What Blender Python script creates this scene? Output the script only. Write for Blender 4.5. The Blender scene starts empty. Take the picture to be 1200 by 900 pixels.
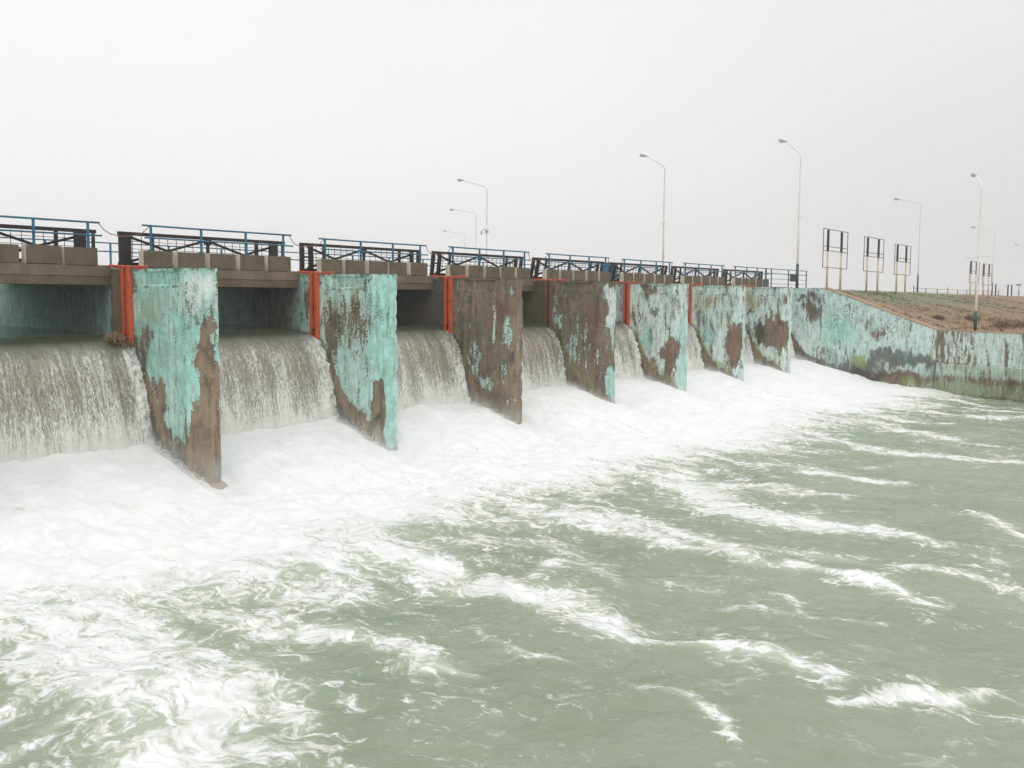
import bpy, bmesh, math, random
import numpy as np
from mathutils import Vector, Matrix

random.seed(7)
rng = np.random.default_rng(11)
sc = bpy.context.scene
COL = sc.collection
PI = math.pi
SP = 6.9          # pier spacing
TH = 0.92         # pier thickness
WL = -0.4         # tail water level

# ------------------------------------------------------------------ helpers
def link(o):
    COL.objects.link(o); return o

def tag(o, label=None, cat=None, group=None, kind=None):
    if label: o['label'] = label
    if cat: o['category'] = cat
    if group: o['group'] = group
    if kind: o['kind'] = kind
    return o

def empty(name, loc=(0, 0, 0), rot=(0, 0, 0)):
    o = bpy.data.objects.new(name, None); link(o)
    o.location = loc; o.rotation_euler = rot
    o.empty_display_size = 0.2
    return o

class MB:
    """collects boxes, bars and tubes, then links them as one mesh object"""
    def __init__(s): s.v = []; s.f = []; s.m = []
    def add(s, vs, fs, mi=0):
        n = len(s.v); s.v += [tuple(v) for v in vs]
        s.f += [tuple(i + n for i in f) for f in fs]; s.m += [mi] * len(fs)
    def box(s, x0, x1, y0, y1, z0, z1, mi=0, mends=None):
        vs = [(x0,y0,z0),(x1,y0,z0),(x1,y1,z0),(x0,y1,z0),(x0,y0,z1),(x1,y0,z1),(x1,y1,z1),(x0,y1,z1)]
        fs = [(0,3,2,1),(4,5,6,7),(0,1,5,4),(2,3,7,6)]
        s.add(vs, fs, mi); s.add(vs, [(1,2,6,5),(3,0,4,7)], mi if mends is None else mends)
    def bar(s, a, b, w, h, mi=0):
        """square section bar from a to b; w across (horizontal), h other way"""
        a = Vector(a); b = Vector(b); d = (b - a).normalized()
        up = Vector((0, 1, 0)) if abs(d.y) < .9 else Vector((1, 0, 0))
        p = d.cross(up).normalized(); q = d.cross(p).normalized()
        vs = []
        for c in (a, b):
            for i, j in ((-1,-1),(1,-1),(1,1),(-1,1)):
                vs.append(c + p * (i * w / 2) + q * (j * h / 2))
        s.add(vs, [(0,1,2,3),(7,6,5,4),(0,4,5,1),(1,5,6,2),(2,6,7,3),(3,7,4,0)], mi)
    def tube(s, pts, r, seg=8, mi=0):
        pts = [Vector(p) for p in pts]
        rs = r if isinstance(r, (list, tuple)) else [r] * len(pts)
        rings = []; ref = None
        for i, p in enumerate(pts):
            d = (pts[min(i+1, len(pts)-1)] - pts[max(i-1, 0)]).normalized()
            if ref is None: ref = d.orthogonal().normalized()
            ref = (ref - d * ref.dot(d)).normalized(); b = d.cross(ref)
            rings.append([p + (ref * math.cos(2*PI*k/seg) + b * math.sin(2*PI*k/seg)) * rs[i] for k in range(seg)])
        vs = [v for r_ in rings for v in r_]; fs = []
        for i in range(len(pts) - 1):
            for k in range(seg):
                fs.append((i*seg+k, i*seg+(k+1) % seg, (i+1)*seg+(k+1) % seg, (i+1)*seg+k))
        fs.append(tuple(range(seg))[::-1]); fs.append(tuple((len(pts)-1)*seg+k for k in range(seg)))
        s.add(vs, fs, mi)
    def torus(s, c, R, r, axis='Z', seg=14, sub=6, sx=1.0, mi=0):
        vs = []; fs = []
        for i in range(seg):
            a = 2*PI*i/seg
            for j in range(sub):
                b = 2*PI*j/sub
                x = (R + r*math.cos(b))*math.cos(a)*sx; y = (R + r*math.cos(b))*math.sin(a); z = r*math.sin(b)
                if axis == 'X': x, y, z = z, x, y
                if axis == 'Y': x, y, z = x, z, y
                vs.append((c[0]+x, c[1]+y, c[2]+z))
        for i in range(seg):
            for j in range(sub):
                fs.append((i*sub+j, ((i+1) % seg)*sub+j, ((i+1) % seg)*sub+(j+1) % sub, i*sub+(j+1) % sub))
        s.add(vs, fs, mi)
    def build(s, name, mats, parent=None, smooth=False, bevel=0):
        me = bpy.data.meshes.new(name); me.from_pydata(s.v, [], s.f); me.update()
        if not isinstance(mats, (list, tuple)): mats = [mats]
        for m in mats: me.materials.append(m)
        me.polygons.foreach_set('material_index', s.m)
        if smooth: me.polygons.foreach_set('use_smooth', [True]*len(s.f))
        o = bpy.data.objects.new(name, me); link(o)
        if parent: o.parent = parent
        if bevel:
            b = o.modifiers.new('bevel', 'BEVEL'); b.width = bevel; b.segments = 2; b.limit_method = 'ANGLE'
        return o

def grid_mesh(name, P, mats, parent=None, smooth=True, closed=False, attrs=None, uv=None, flip=False):
    """P: array (n, m, 3)"""
    n, m = P.shape[:2]
    me = bpy.data.meshes.new(name)
    idx = np.arange(n*m).reshape(n, m)
    if closed: idx = np.concatenate([idx, idx[:1]], 0)
    a = idx[:-1, :-1]; b = idx[1:, :-1]; c = idx[1:, 1:]; d = idx[:-1, 1:]
    q = np.stack([a, b, c, d] if not flip else [d, c, b, a], -1).reshape(-1, 4)
    me.vertices.add(n*m); me.vertices.foreach_set('co', np.ascontiguousarray(P, dtype=np.float32).ravel())
    me.loops.add(q.size); me.loops.foreach_set('vertex_index', q.ravel().astype(np.int32))
    me.polygons.add(len(q)); me.polygons.foreach_set('loop_start', np.arange(0, q.size, 4, dtype=np.int32))
    me.polygons.foreach_set('use_smooth', np.full(len(q), smooth, dtype=bool))
    me.update(calc_edges=True); me.validate()
    for k, v in (attrs or {}).items():
        at = me.attributes.new(k, 'FLOAT', 'POINT'); at.data.foreach_set('value', np.ascontiguousarray(v, dtype=np.float32).ravel())
    if uv is not None:
        ul = me.uv_layers.new(name='UVMap'); ul.data.foreach_set('uv', uv.reshape(-1, 2)[q.ravel()].astype(np.float32).ravel())
    if not isinstance(mats, (list, tuple)): mats = [mats]
    for mm in mats: me.materials.append(mm)
    o = bpy.data.objects.new(name, me); link(o)
    if parent: o.parent = parent
    return o

def copy_tree(o, parent=None):
    c = o.copy(); link(c); c.parent = parent
    for ch in list(o.children): copy_tree(ch, c)
    return c

# ---- numpy value noise
def _h(i, j, s):
    n = (i.astype(np.int64)*374761393 + j.astype(np.int64)*668265263 + s*1274126177) & 0x7fffffff
    n = ((n ^ (n >> 13)) * 1274126177) & 0x7fffffff
    n = (n ^ (n >> 16)) & 0xffff
    return n / 65535.0
def vn(x, y, s=0):
    i = np.floor(x); j = np.floor(y); fx = x-i; fy = y-j
    fx = fx*fx*fx*(fx*(fx*6-15)+10); fy = fy*fy*fy*(fy*(fy*6-15)+10)
    a = _h(i, j, s); b = _h(i+1, j, s); c = _h(i, j+1, s); d = _h(i+1, j+1, s)
    return (a*(1-fx)+b*fx)*(1-fy) + (c*(1-fx)+d*fx)*fy
def fbm(x, y, s=0, o=4, g=.5):
    t = 0; a = 1; w = 0
    for k in range(o):
        ca, sa = math.cos(.6*k+.3), math.sin(.6*k+.3)
        t = t + a*vn((x*ca-y*sa)*2**k+17.3*k, (x*sa+y*ca)*2**k-9.1*k, s+k); w += a; a *= g
    return t/w
def sstep(a, b, x):
    t = np.clip((x-a)/(b-a), 0, 1); return t*t*(3-2*t)

# ------------------------------------------------------------------ materials
class NT:
    def __init__(s, name):
        s.mat = bpy.data.materials.new(name); s.mat.use_nodes = True
        s.t = s.mat.node_tree; s.t.nodes.clear()
        s.out = s.t.nodes.new('ShaderNodeOutputMaterial')
    def n(s, ty, ins=None, **kw):
        nd = s.t.nodes.new(ty)
        for k, v in kw.items(): setattr(nd, k, v)
        for k, v in (ins or {}).items(): s.set(nd, k, v)
        return nd
    def set(s, nd, k, v):
        i = nd.inputs[k]
        if hasattr(v, 'is_linked') or isinstance(v, bpy.types.NodeSocket): s.t.links.new(v, i)
        else: i.default_value = v
    def math(s, op, a, b=0.0, c=0.0, clamp=False):
        nd = s.n('ShaderNodeMath', {0: a, 1: b, 2: c}, operation=op, use_clamp=clamp); return nd.outputs[0]
    def mix(s, f, a, b):
        nd = s.n('ShaderNodeMix', data_type='RGBA')
        for i, v in ((0, f), (6, a), (7, b)):
            if isinstance(v, bpy.types.NodeSocket): s.t.links.new(v, nd.inputs[i])
            else: nd.inputs[i].default_value = v if i == 0 else (*v[:3], 1)
        return nd.outputs[2]
    def ss(s, v, a, b):
        nd = s.n('ShaderNodeMapRange', {0: v, 1: a, 2: b, 3: 0.0, 4: 1.0}, interpolation_type='SMOOTHSTEP'); return nd.outputs[0]
    def noise(s, vec, scale, detail=5, rough=.55, dist=0.0, out=0):
        nd = s.n('ShaderNodeTexNoise', {'Vector': vec, 'Scale': scale, 'Detail': detail, 'Roughness': rough, 'Distortion': dist}); return nd.outputs[out]
    def mapv(s, vec, scale=(1,1,1), loc=(0,0,0)):
        nd = s.n('ShaderNodeMapping', {'Vector': vec, 'Scale': scale, 'Location': loc}); return nd.outputs[0]
    def attr(s, name): return s.n('ShaderNodeAttribute', attribute_name=name).outputs['Fac']
    def pos(s): return s.n('ShaderNodeNewGeometry').outputs['Position']
    def obj(s): return s.n('ShaderNodeTexCoord').outputs['Object']
    def bump(s, h, strength=.3, dist=.02):
        return s.n('ShaderNodeBump', {'Height': h, 'Strength': strength, 'Distance': dist}).outputs[0]
    def bsdf(s, col, rough=.8, normal=None, **kw):
        b = s.n('ShaderNodeBsdfPrincipled')
        s.set(b, 'Base Color', col if isinstance(col, bpy.types.NodeSocket) else (*col[:3], 1)); s.set(b, 'Roughness', rough)
        for k, v in kw.items(): s.set(b, k.replace('_', ' '), v)
        if normal: s.set(b, 'Normal', normal)
        return b.outputs[0]
    def done(s, surf=None, vol=None):
        if surf: s.t.links.new(surf, s.out.inputs['Surface'])
        if vol: s.t.links.new(vol, s.out.inputs['Volume'])
        return s.mat

def painted_concrete(name):
    """weathered concrete with peeling turquoise paint; where the paint is left comes from mesh attributes"""
    m = NT(name); p = m.pos()
    ps = m.mapv(p, (1, 1, .24))                       # vertical runs
    big = m.noise(p, .9, 5, .6); fine = m.noise(p, 16, 6, .7); run = m.noise(ps, 5, 6, .65); spk = m.noise(p, 34, 3, .6)
    run2 = m.noise(m.mapv(p, (1, 1, .08)), 9, 4, .6)
    # bare concrete
    warm = m.attr('warm')
    c = m.mix(m.ss(big, .35, .65), (.125, .103, .078), (.215, .175, .128))
    c = m.mix(warm, c, m.mix(run, (.225, .162, .106), (.37, .272, .18)))
    c = m.mix(m.math('MULTIPLY', m.ss(run2, .5, .64), .6), c, (.07, .055, .043))
    mot = m.noise(m.mapv(p, (1, 1, .6), (7, 3, 1)), 2.6, 7, .74)
    c = m.mix(m.math('MULTIPLY', m.ss(mot, .50, .64), .62), c, (.062, .052, .038))
    c = m.mix(m.math('MULTIPLY', m.ss(mot, .46, .34), .45), c, (.33, .28, .21))
    c = m.mix(m.math('MULTIPLY', m.ss(fine, .5, .72), .5), c, (.36, .31, .24))
    red = m.attr('red')
    c = m.mix(m.math('MULTIPLY', red, m.ss(run, .3, .6)), c, (.20, .095, .065))
    # paint
    pa = m.attr('pale')
    tint = m.mix(m.ss(m.noise(p, 1.7, 6, .7), .38, .62), (.30, .58, .505), (.42, .75, .67))
    tint = m.mix(pa, tint, m.mix(m.ss(run, .35, .65), (.60, .745, .69), (.72, .80, .765)))
    tint = m.mix(m.math('MULTIPLY', m.ss(run2, .5, .64), .28), tint, (.22, .28, .21))
    tint = m.mix(m.math('MULTIPLY', m.ss(m.noise(p, 3.1, 6, .7), .5, .62), .35), tint, (.30, .36, .31))
    rust = m.attr('rust')
    tint = m.mix(m.math('MULTIPLY', rust, m.ss(run2, .35, .6)), tint, (.30, .22, .06))
    e = m.math('ADD', m.attr('paint'), m.math('MULTIPLY', m.math('SUBTRACT', run, .5), 2.8))
    e = m.math('ADD', e, m.math('MULTIPLY', m.math('SUBTRACT', fine, .5), 2.1))
    mask = m.math('MULTIPLY', m.ss(e, .42, .60), m.math('SUBTRACT', 1, m.math('MULTIPLY', m.ss(m.noise(ps, 8, 6, .7), .48, .66), .42)))
    halo = m.math('SUBTRACT', m.ss(e, .34, .42), m.ss(e, .42, .60), clamp=True)
    col = m.mix(mask, m.mix(m.math('MULTIPLY', halo, .5), c, (.06, .045, .036)), tint)
    # small chips through the paint
    spk2 = m.noise(p, 7.5, 5, .72)
    ch = m.math('MULTIPLY', m.math('MAXIMUM', m.ss(spk, .60, .65), m.ss(m.math('ADD', spk2, m.math('MULTIPLY', m.attr('chips'), .10)), .66, .69)), m.math('ADD', m.attr('chips'), .3), clamp=True)
    col = m.mix(m.math('MULTIPLY', ch, mask), col, (.085, .06, .045))
    # dark mould and green algae
    dk = m.math('ADD', m.attr('dark'), m.math('MULTIPLY', m.math('ADD', m.math('SUBTRACT', run, .5), m.math('SUBTRACT', fine, .5)), 1.5))
    col = m.mix(m.math('MULTIPLY', m.ss(dk, .3, .75), .82), col, (.045, .04, .032))
    al = m.math('ADD', m.attr('algae'), m.math('MULTIPLY', m.math('ADD', m.math('SUBTRACT', run, .5), m.math('SUBTRACT', fine, .5)), 1.4))
    col = m.mix(m.math('MULTIPLY', m.ss(al, .3, .8), .8), col, m.mix(fine, (.20, .24, .06), (.32, .36, .14)))
    gr = m.attr('grime_shade')  # dirt, plus the bridge shade painted onto the pier sides
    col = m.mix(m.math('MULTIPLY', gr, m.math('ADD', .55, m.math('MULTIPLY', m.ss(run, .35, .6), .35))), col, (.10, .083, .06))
    h = m.math('ADD', m.math('MULTIPLY', mask, .5), m.math('MULTIPLY', fine, .6))
    return m.done(m.bsdf(col, m.math('SUBTRACT', .85, m.math('MULTIPLY', mask, .2)), m.bump(h, .5, .012)))

def plain_concrete(name, a, b, stain, s=1.0):
    m = NT(name); p = m.pos()
    run = m.noise(m.mapv(p, (1, 1, .25)), 6*s, 6, .65); fine = m.noise(p, 22*s, 5, .7); big = m.noise(p, 1.3*s, 4, .6)
    c = m.mix(m.ss(big, .3, .7), a, b)
    c = m.mix(m.math('MULTIPLY', m.ss(run, .5, .75), .65), c, stain)
    c = m.mix(m.math('MULTIPLY', m.ss(fine, .58, .75), .4), c, tuple(min(1, x*1.7) for x in b))
    return m.done(m.bsdf(c, .88, m.bump(fine, .45, .012)))

def metal_paint(name, a, rustc, amount, rough=.5):
    m = NT(name); p = m.pos()
    f = m.noise(p, 13, 6, .7); r = m.noise(m.mapv(p, (1, 1, .3)), 6, 4, .6)
    k = m.math('ADD', f, m.math('MULTIPLY', r, .5))
    c = m.mix(m.ss(k, 1.05-amount, 1.15-amount), a, rustc)
    c = m.mix(m.math('MULTIPLY', m.ss(r, .45, .7), .25), c, tuple(x*.6 for x in a))
    return m.done(m.bsdf(c, rough, m.bump(f, .2, .004)))

M = {}
M['pier'] = painted_concrete('painted_concrete')
M['beam'] = plain_concrete('beam_concrete', (.105, .078, .053), (.155, .12, .083), (.06, .042, .028))
M['lip'] = plain_concrete('lip_concrete', (.135, .105, .075), (.20, .16, .115), (.12, .075, .04))
M['block'] = plain_concrete('block_concrete', (.105, .082, .055), (.145, .116, .08), (.068, .05, .034), 1.4)
M['joint'] = plain_concrete('pale_end_concrete', (.55, .48, .39), (.68, .61, .51), (.36, .29, .21), 2)  # paler concrete for the end faces of the parapet blocks
M['slab'] = plain_concrete('slab_concrete', (.2, .18, .15), (.3, .27, .22), (.12, .1, .08))
M['coping'] = plain_concrete('coping_concrete', (.36, .26, .17), (.46, .35, .24), (.22, .15, .1))
M['blue'] = metal_paint('blue_paint', (.02, .145, .235), (.09, .05, .035), .12)
M['black'] = metal_paint('black_steel', (.014, .013, .016), (.05, .022, .015), .3, .55)
M['wire'] = metal_paint('wire_steel', (.06, .05, .055), (.09, .05, .04), .3, .6)
M['orange'] = metal_paint('orange_paint', (.60, .10, .034), (.17, .07, .04), .26, .6)
M['orange_worn'] = metal_paint('worn_orange', (.42, .08, .035), (.14, .09, .06), .45, .7)
M['rope'] = metal_paint('rope_red', (.30, .10, .09), (.16, .12, .11), .3, .8)
M['pole'] = metal_paint('pole_white', (.88, .85, .80), (.42, .24, .13), .2, .6)
M['pole_far'] = metal_paint('pole_hazed', (.85, .83, .81), (.6, .5, .42), .1, .6)  # pale tones carry part of the distance haze in the colour
M['cream'] = metal_paint('cream_paint', (.70, .58, .43), (.36, .2, .1), .2, .6)
M['green'] = metal_paint('green_paint', (.012, .075, .05), (.05, .03, .02), .15, .5)
M['lamp'] = metal_paint('lamp_shell', (.48, .46, .43), (.2, .16, .12), .1, .5)
M['cabinet'] = metal_paint('cabinet_blue', (.03, .17, .30), (.02, .1, .18), .1, .5)
M['board'] = metal_paint('board_black', (.018, .018, .02), (.03, .03, .03), .1, .5)
g = NT('lamp_glass'); M['glass'] = g.done(g.bsdf((.75, .75, .7), .2))

def weir_mat():
    m = NT('wet_weir_concrete'); p = m.pos()
    r = m.noise(m.mapv(p, (1, .5, .3)), 4, 5, .6)
    c = m.mix(m.ss(r, .3, .7), (.235, .175, .14), (.34, .265, .22))
    return m.done(m.bsdf(c, .35, m.bump(r, .3, .02)))
M['weir'] = weir_mat()

def river_mat():
    m = NT('river_water'); p = m.pos(); d = m.attr('foam')
    flat = m.mapv(p, (1, 1, .3))
    w1 = m.noise(flat, .55, 3, .5, 0, 1); w2 = m.noise(flat, 2.2, 3, .5, 0, 1)
    def vm(a, op, b):
        nd = m.n('ShaderNodeVectorMath', operation=op); m.set(nd, 0, a); m.set(nd, 1, b); return nd.outputs[0]
    def vs(a, k):
        nd = m.n('ShaderNodeVectorMath', operation='SCALE'); m.set(nd, 0, a); nd.inputs['Scale'].default_value = k; return nd.outputs[0]
    wp = vm(flat, 'ADD', vm(vs(vm(w1, 'SUBTRACT', (.5, .5, .5)), 1.5), 'ADD', vs(vm(w2, 'SUBTRACT', (.5, .5, .5)), .42)))
    st = m.mapv(wp, (1.1, .5, 1))
    n1 = m.noise(st, 1.5, 8, .62)
    nf = m.noise(st, 7.5, 6, .68)
    vo = m.n('ShaderNodeTexVoronoi', {'Vector': st, 'Scale': 2.1}, feature='DISTANCE_TO_EDGE').outputs[0]
    vo2 = m.n('ShaderNodeTexVoronoi', {'Vector': st, 'Scale': 5.2}, feature='DISTANCE_TO_EDGE').outputs[0]
    e1 = m.math('SUBTRACT', 1, m.ss(vo, 0, .17)); e2 = m.math('SUBTRACT', 1, m.ss(vo2, 0, .2))
    net = m.math('ADD', m.math('MULTIPLY', e1, .62), m.math('MULTIPLY', e2, .38))
    v = m.math('ADD', m.math('MULTIPLY', d, 1.45), m.math('MULTIPLY', m.math('SUBTRACT', n1, .5), 3.6))
    v = m.math('ADD', v, m.math('MULTIPLY', net, .5))
    v = m.math('ADD', v, m.math('MULTIPLY', m.math('SUBTRACT', nf, .5), 2.7))
    foam = m.ss(v, .52, 1.34)
    foam = m.math('MULTIPLY', foam, m.ss(d, .015, .10))
    # specks
    sp = m.math('MULTIPLY', m.ss(m.noise(wp, 5.5, 4, .6), .67, .73), m.ss(m.noise(flat, .7, 2), .5, .62))
    foam = m.math('MAXIMUM', foam, m.math('MULTIPLY', sp, .85))
    aer = m.math('MULTIPLY', m.ss(m.math('ADD', d, m.math('MULTIPLY', m.math('SUBTRACT', n1, .5), .5)), .05, .7), .85)
    wc = m.mix(m.ss(m.noise(flat, .28, 3), .3, .7), (.235, .28, .192), (.28, .325, .238))
    wc = m.mix(aer, wc, (.46, .52, .41))
    rip = m.noise(m.mapv(wp, (1, .8, 1)), 3.4, 6, .62); rip2 = m.noise(m.mapv(wp, (1.2, .7, 1)), 11, 4, .6)
    hw = m.math('ADD', m.math('MULTIPLY', rip, .7), m.math('MULTIPLY', rip2, .22))
    water = m.bsdf(wc, .09, m.bump(hw, .42, .16), IOR=1.33)
    fs = m.noise(m.mapv(wp, (1.6, .35, 1)), 2.6, 7, .66)
    fc = m.mix(m.ss(m.math('ADD', m.math('MULTIPLY', fs, .6), m.math('MULTIPLY', nf, .4)), .36, .60), m.mix(m.ss(d, .75, 1.2), (.60, .635, .58), (.775, .79, .765)), (.865, .87, .865))
    fo = m.bsdf(fc, .75, m.bump(m.math('ADD', nf, m.math('MULTIPLY', foam, .6)), .4, .08), Subsurface_Weight=0.0)
    s = m.n('ShaderNodeMixShader', {0: foam}); m.t.links.new(water, s.inputs[1]); m.t.links.new(fo, s.inputs[2])
    return m.done(s.outputs[0])
M['river'] = river_mat()

def fall_mat():
    m = NT('falling_water'); uv = m.n('ShaderNodeUVMap').outputs[0]
    sep = m.n('ShaderNodeSeparateXYZ', {0: uv}); v = sep.outputs[1]
    wob = m.noise(m.mapv(uv, (.9, .5, 1)), 1.0, 3, .5, 0, 1)
    nd = m.n('ShaderNodeVectorMath', operation='SCALE'); m.set(nd, 0, wob); nd.inputs['Scale'].default_value = .22
    ad = m.n('ShaderNodeVectorMath', operation='ADD'); m.set(ad, 0, uv); m.set(ad, 1, nd.outputs[0]); q = ad.outputs[0]
    s1 = m.noise(m.mapv(q, (7.5, .55, 1)), 1, 4, .6)
    s2 = m.noise(m.mapv(q, (22, 2.6, 1)), 1, 6, .72, .5)
    s3 = m.noise(m.mapv(q, (1.3, .3, 1)), 1, 3, .5)
    s4 = m.noise(m.mapv(q, (34, 10, 1)), 1, 4, .7, .9)
    wh = m.attr('white')
    k = m.math('ADD', m.math('MULTIPLY', m.math('SUBTRACT', s1, .5), 1.15), m.math('MULTIPLY', m.math('SUBTRACT', s2, .5), 2.0))
    k = m.math('ADD', k, m.math('MULTIPLY', m.math('SUBTRACT', s3, .5), 1.1)); k = m.math('ADD', k, m.math('MULTIPLY', m.math('SUBTRACT', s4, .5), 2.6))
    low = m.ss(v, 2.2, 4.0)
    k = m.math('ADD', k, m.math('ADD', m.math('MULTIPLY', wh, .75), m.math('MULTIPLY', low, .55)))
    strand = m.ss(k, -.06, .62)
    film = m.ss(k, -.5, .2)
    top = m.math('SUBTRACT', 1, m.ss(m.math('ADD', v, m.math('MULTIPLY', m.math('SUBTRACT', s1, .5), 1.6)), .95, 1.9))
    body = m.math('ADD', .2, m.math('MULTIPLY', film, .5))
    body = m.math('MAXIMUM', body, m.math('MULTIPLY', strand, .96))
    body = m.math('MAXIMUM', body, m.math('MULTIPLY', top, .94)); body = m.math('MAXIMUM', body, m.math('MULTIPLY', wh, m.ss(k, -.15, .35)))
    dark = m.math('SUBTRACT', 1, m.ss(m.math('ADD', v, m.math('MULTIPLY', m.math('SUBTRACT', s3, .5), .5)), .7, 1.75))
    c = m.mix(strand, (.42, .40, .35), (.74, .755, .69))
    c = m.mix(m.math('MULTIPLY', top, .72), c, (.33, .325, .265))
    c = m.mix(dark, c, (.075, .09, .062))  # shadow at the crest, painted into the water colour
    c = m.mix(m.math('MULTIPLY', wh, m.math('MULTIPLY', strand, .7)), c, (.82, .82, .81))
    ft = m.ss(m.math('ADD', v, m.math('MULTIPLY', m.math('SUBTRACT', s2, .5), 1.6)), 3.1, 4.15)
    c = m.mix(m.math('MULTIPLY', ft, .85), c, (.76, .79, .71)); body = m.math('MAXIMUM', body, ft)
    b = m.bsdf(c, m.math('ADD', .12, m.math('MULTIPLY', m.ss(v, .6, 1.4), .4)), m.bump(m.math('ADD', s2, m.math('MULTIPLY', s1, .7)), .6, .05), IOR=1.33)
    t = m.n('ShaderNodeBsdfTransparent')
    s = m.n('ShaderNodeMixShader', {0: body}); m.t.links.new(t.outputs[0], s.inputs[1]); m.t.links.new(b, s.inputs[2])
    return m.done(s.outputs[0])
M['fall'] = fall_mat()

def reservoir_mat():
    m = NT('reservoir_water'); p = m.pos()
    r = m.noise(m.mapv(p, (1, 1.4, 1)), 2.2, 4, .55)
    return m.done(m.bsdf((.115, .135, .10), .08, m.bump(r, .35, .06), IOR=1.33))
M['reservoir'] = reservoir_mat()

def ground_mat():
    m = NT('embankment_soil'); p = m.pos()
    big = m.noise(p, .22, 5, .6); mid = m.noise(p, 1.1, 6, .65); fine = m.noise(p, 7, 5, .7)
    c = m.mix(m.ss(mid, .38, .62), (.185, .115, .065), (.33, .225, .135))
    c = m.mix(m.math('MULTIPLY', m.ss(fine, .5, .7), .5), c, (.36, .26, .16))
    gr = m.math('ADD', m.attr('green'), m.math('MULTIPLY', m.math('ADD', m.math('SUBTRACT', mid, .5), m.math('SUBTRACT', big, .5)), 2.0))
    c = m.mix(m.math('MULTIPLY', m.ss(gr, .4, .75), .8), c, m.mix(fine, (.10, .145, .07), (.22, .25, .15)))
    dr = m.math('ADD', m.attr('dry'), m.math('MULTIPLY', m.math('SUBTRACT', big, .5), 1.6))
    c = m.mix(m.math('MULTIPLY', m.ss(dr, .35, .8), .7), c, m.mix(fine, (.22, .14, .085), (.38, .28, .18)))
    return m.done(m.bsdf(c, .95, m.bump(m.math('ADD', mid, fine), .6, .12)))
M['ground'] = ground_mat()
def leafy(name, a, b):
    m = NT(name); p = m.pos(); f = m.noise(p, 1.3, 4, .6)
    return m.done(m.bsdf(m.mix(f, a, b), .9))
M['grass_green'] = leafy('grass_green', (.06, .10, .035), (.16, .19, .09))
M['grass_dry'] = leafy('grass_dry', (.20, .13, .075), (.36, .26, .155))
M['twig'] = leafy('twig', (.13, .08, .05), (.32, .21, .13))

# ------------------------------------------------------------------ concrete piers
LB = math.hypot((TH-.352)/2, .534)
U0, U1, U2, U3 = 2.3, 2.3+LB, 2.3+LB+.352, 2.3+2*LB+.352
SLANT = ([-9, 0, .7, 1.5, 2.4, 2.7, 3.0, 9], [3.95, 3.85, 2.75, 1.8, 1.35, .9, .6, .4])

def masks(u, z, spec, slant=True):
    """peeling, staining and moss on a face; u runs along the face, z up"""
    ch = {k: np.zeros_like(u) for k in ('paint', 'pale', 'dark', 'rust', 'red', 'algae', 'warm', 'chips', 'grime_shade')}
    for k, v in spec.get('base', {}).items(): ch[k] += v
    u_, z_ = u, z
    u = u_ + (fbm(u_*1.8+3.1, z_*.9, 201, 4, .6)-.5)*.75 + (fbm(u_*7, z_*2.5, 205, 3)-.5)*.22
    z = z_ + (fbm(u_*2.2+8.3, z_*1.0, 203, 4, .6)-.5)*1.3 + (fbm(u_*6, z_*.8, 207, 3)-.5)*.5
    ch['paint'] += (fbm(u_*1.5, z_*.7, 211, 4)-.5)*.55
    ch['pale'] += (fbm(u_*1.1+5, z_*.5, 213, 3)-.5)*.7
    ch['dark'] += np.clip(fbm(u_*2.5, z_*.8, 215, 4)-.56, 0, 1)*1.6
    for c, cu, cz, ru, rz, val in spec['blobs']:
        r = np.sqrt(((u-cu)/ru)**2*1.0 + ((z-cz)/rz)**2)
        ch[c] += val*(1-sstep(.35, 1.3, r))*(1.12 if val > 0 else 1.2)
    u, z = u_, z_
    for c, ua, ub, za, zb, val in spec.get('rects', []):
        s = .07
        w = sstep(ua-s, ua+s, u)*(1-sstep(ub-s, ub+s, u))*sstep(za-.12, za+.12, z)*(1-sstep(zb-.12, zb+.12, z))
        ch[c] += val*w
    if slant:
        d = z - np.interp(u, *SLANT) + (fbm(u*3, z*1.5, 221, 3)-.5)*.6
        fr = (u < U3)
        bare = (1-sstep(-.22, .12, d))*fr
        ch['paint'] -= bare*1.0
        ch['warm'] += bare*.75*(1-sstep(-1.2, -.2, d))+bare*.2
        ch['dark'] += np.exp(-((u-np.interp(z, [0, 1.2, 2, 3.2, 3.9], [1.3, 1.0, .62, .2, -.1]))/.28)**2)*(z < 3.9)*.62*(z > .1)
        zm = np.interp(u, [.8, 1.3, 2.0, 2.8, 3.3, 5], [1.3, 1.05, .8, .42, .3, .1])
        ch['dark'] += np.exp(-(np.clip(z-zm, 0, 9)/.3)**2)*fr*.42*(u > .5)
        ch['algae'] += np.exp(-((d-.05)/.22)**2)*(u < 2.5)*(u > -.2)*spec.get('moss', .35)
    # deck's shade painted in with some grime, fading towards the lit upstream end
    ch['grime_shade'] += sstep(.5, 1.6, -u)*.9*(1-.6*sstep(2.5, 6.5, -u))*(u < U0)
    # dark drip line under the top edge
    ch['dark'] += np.exp(-((6.0-z)/.10)**2)*.45 + np.exp(-((5.53-z)/.04)**2)*((u > .45) & (u < 2.05))*.5
    return ch

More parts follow.
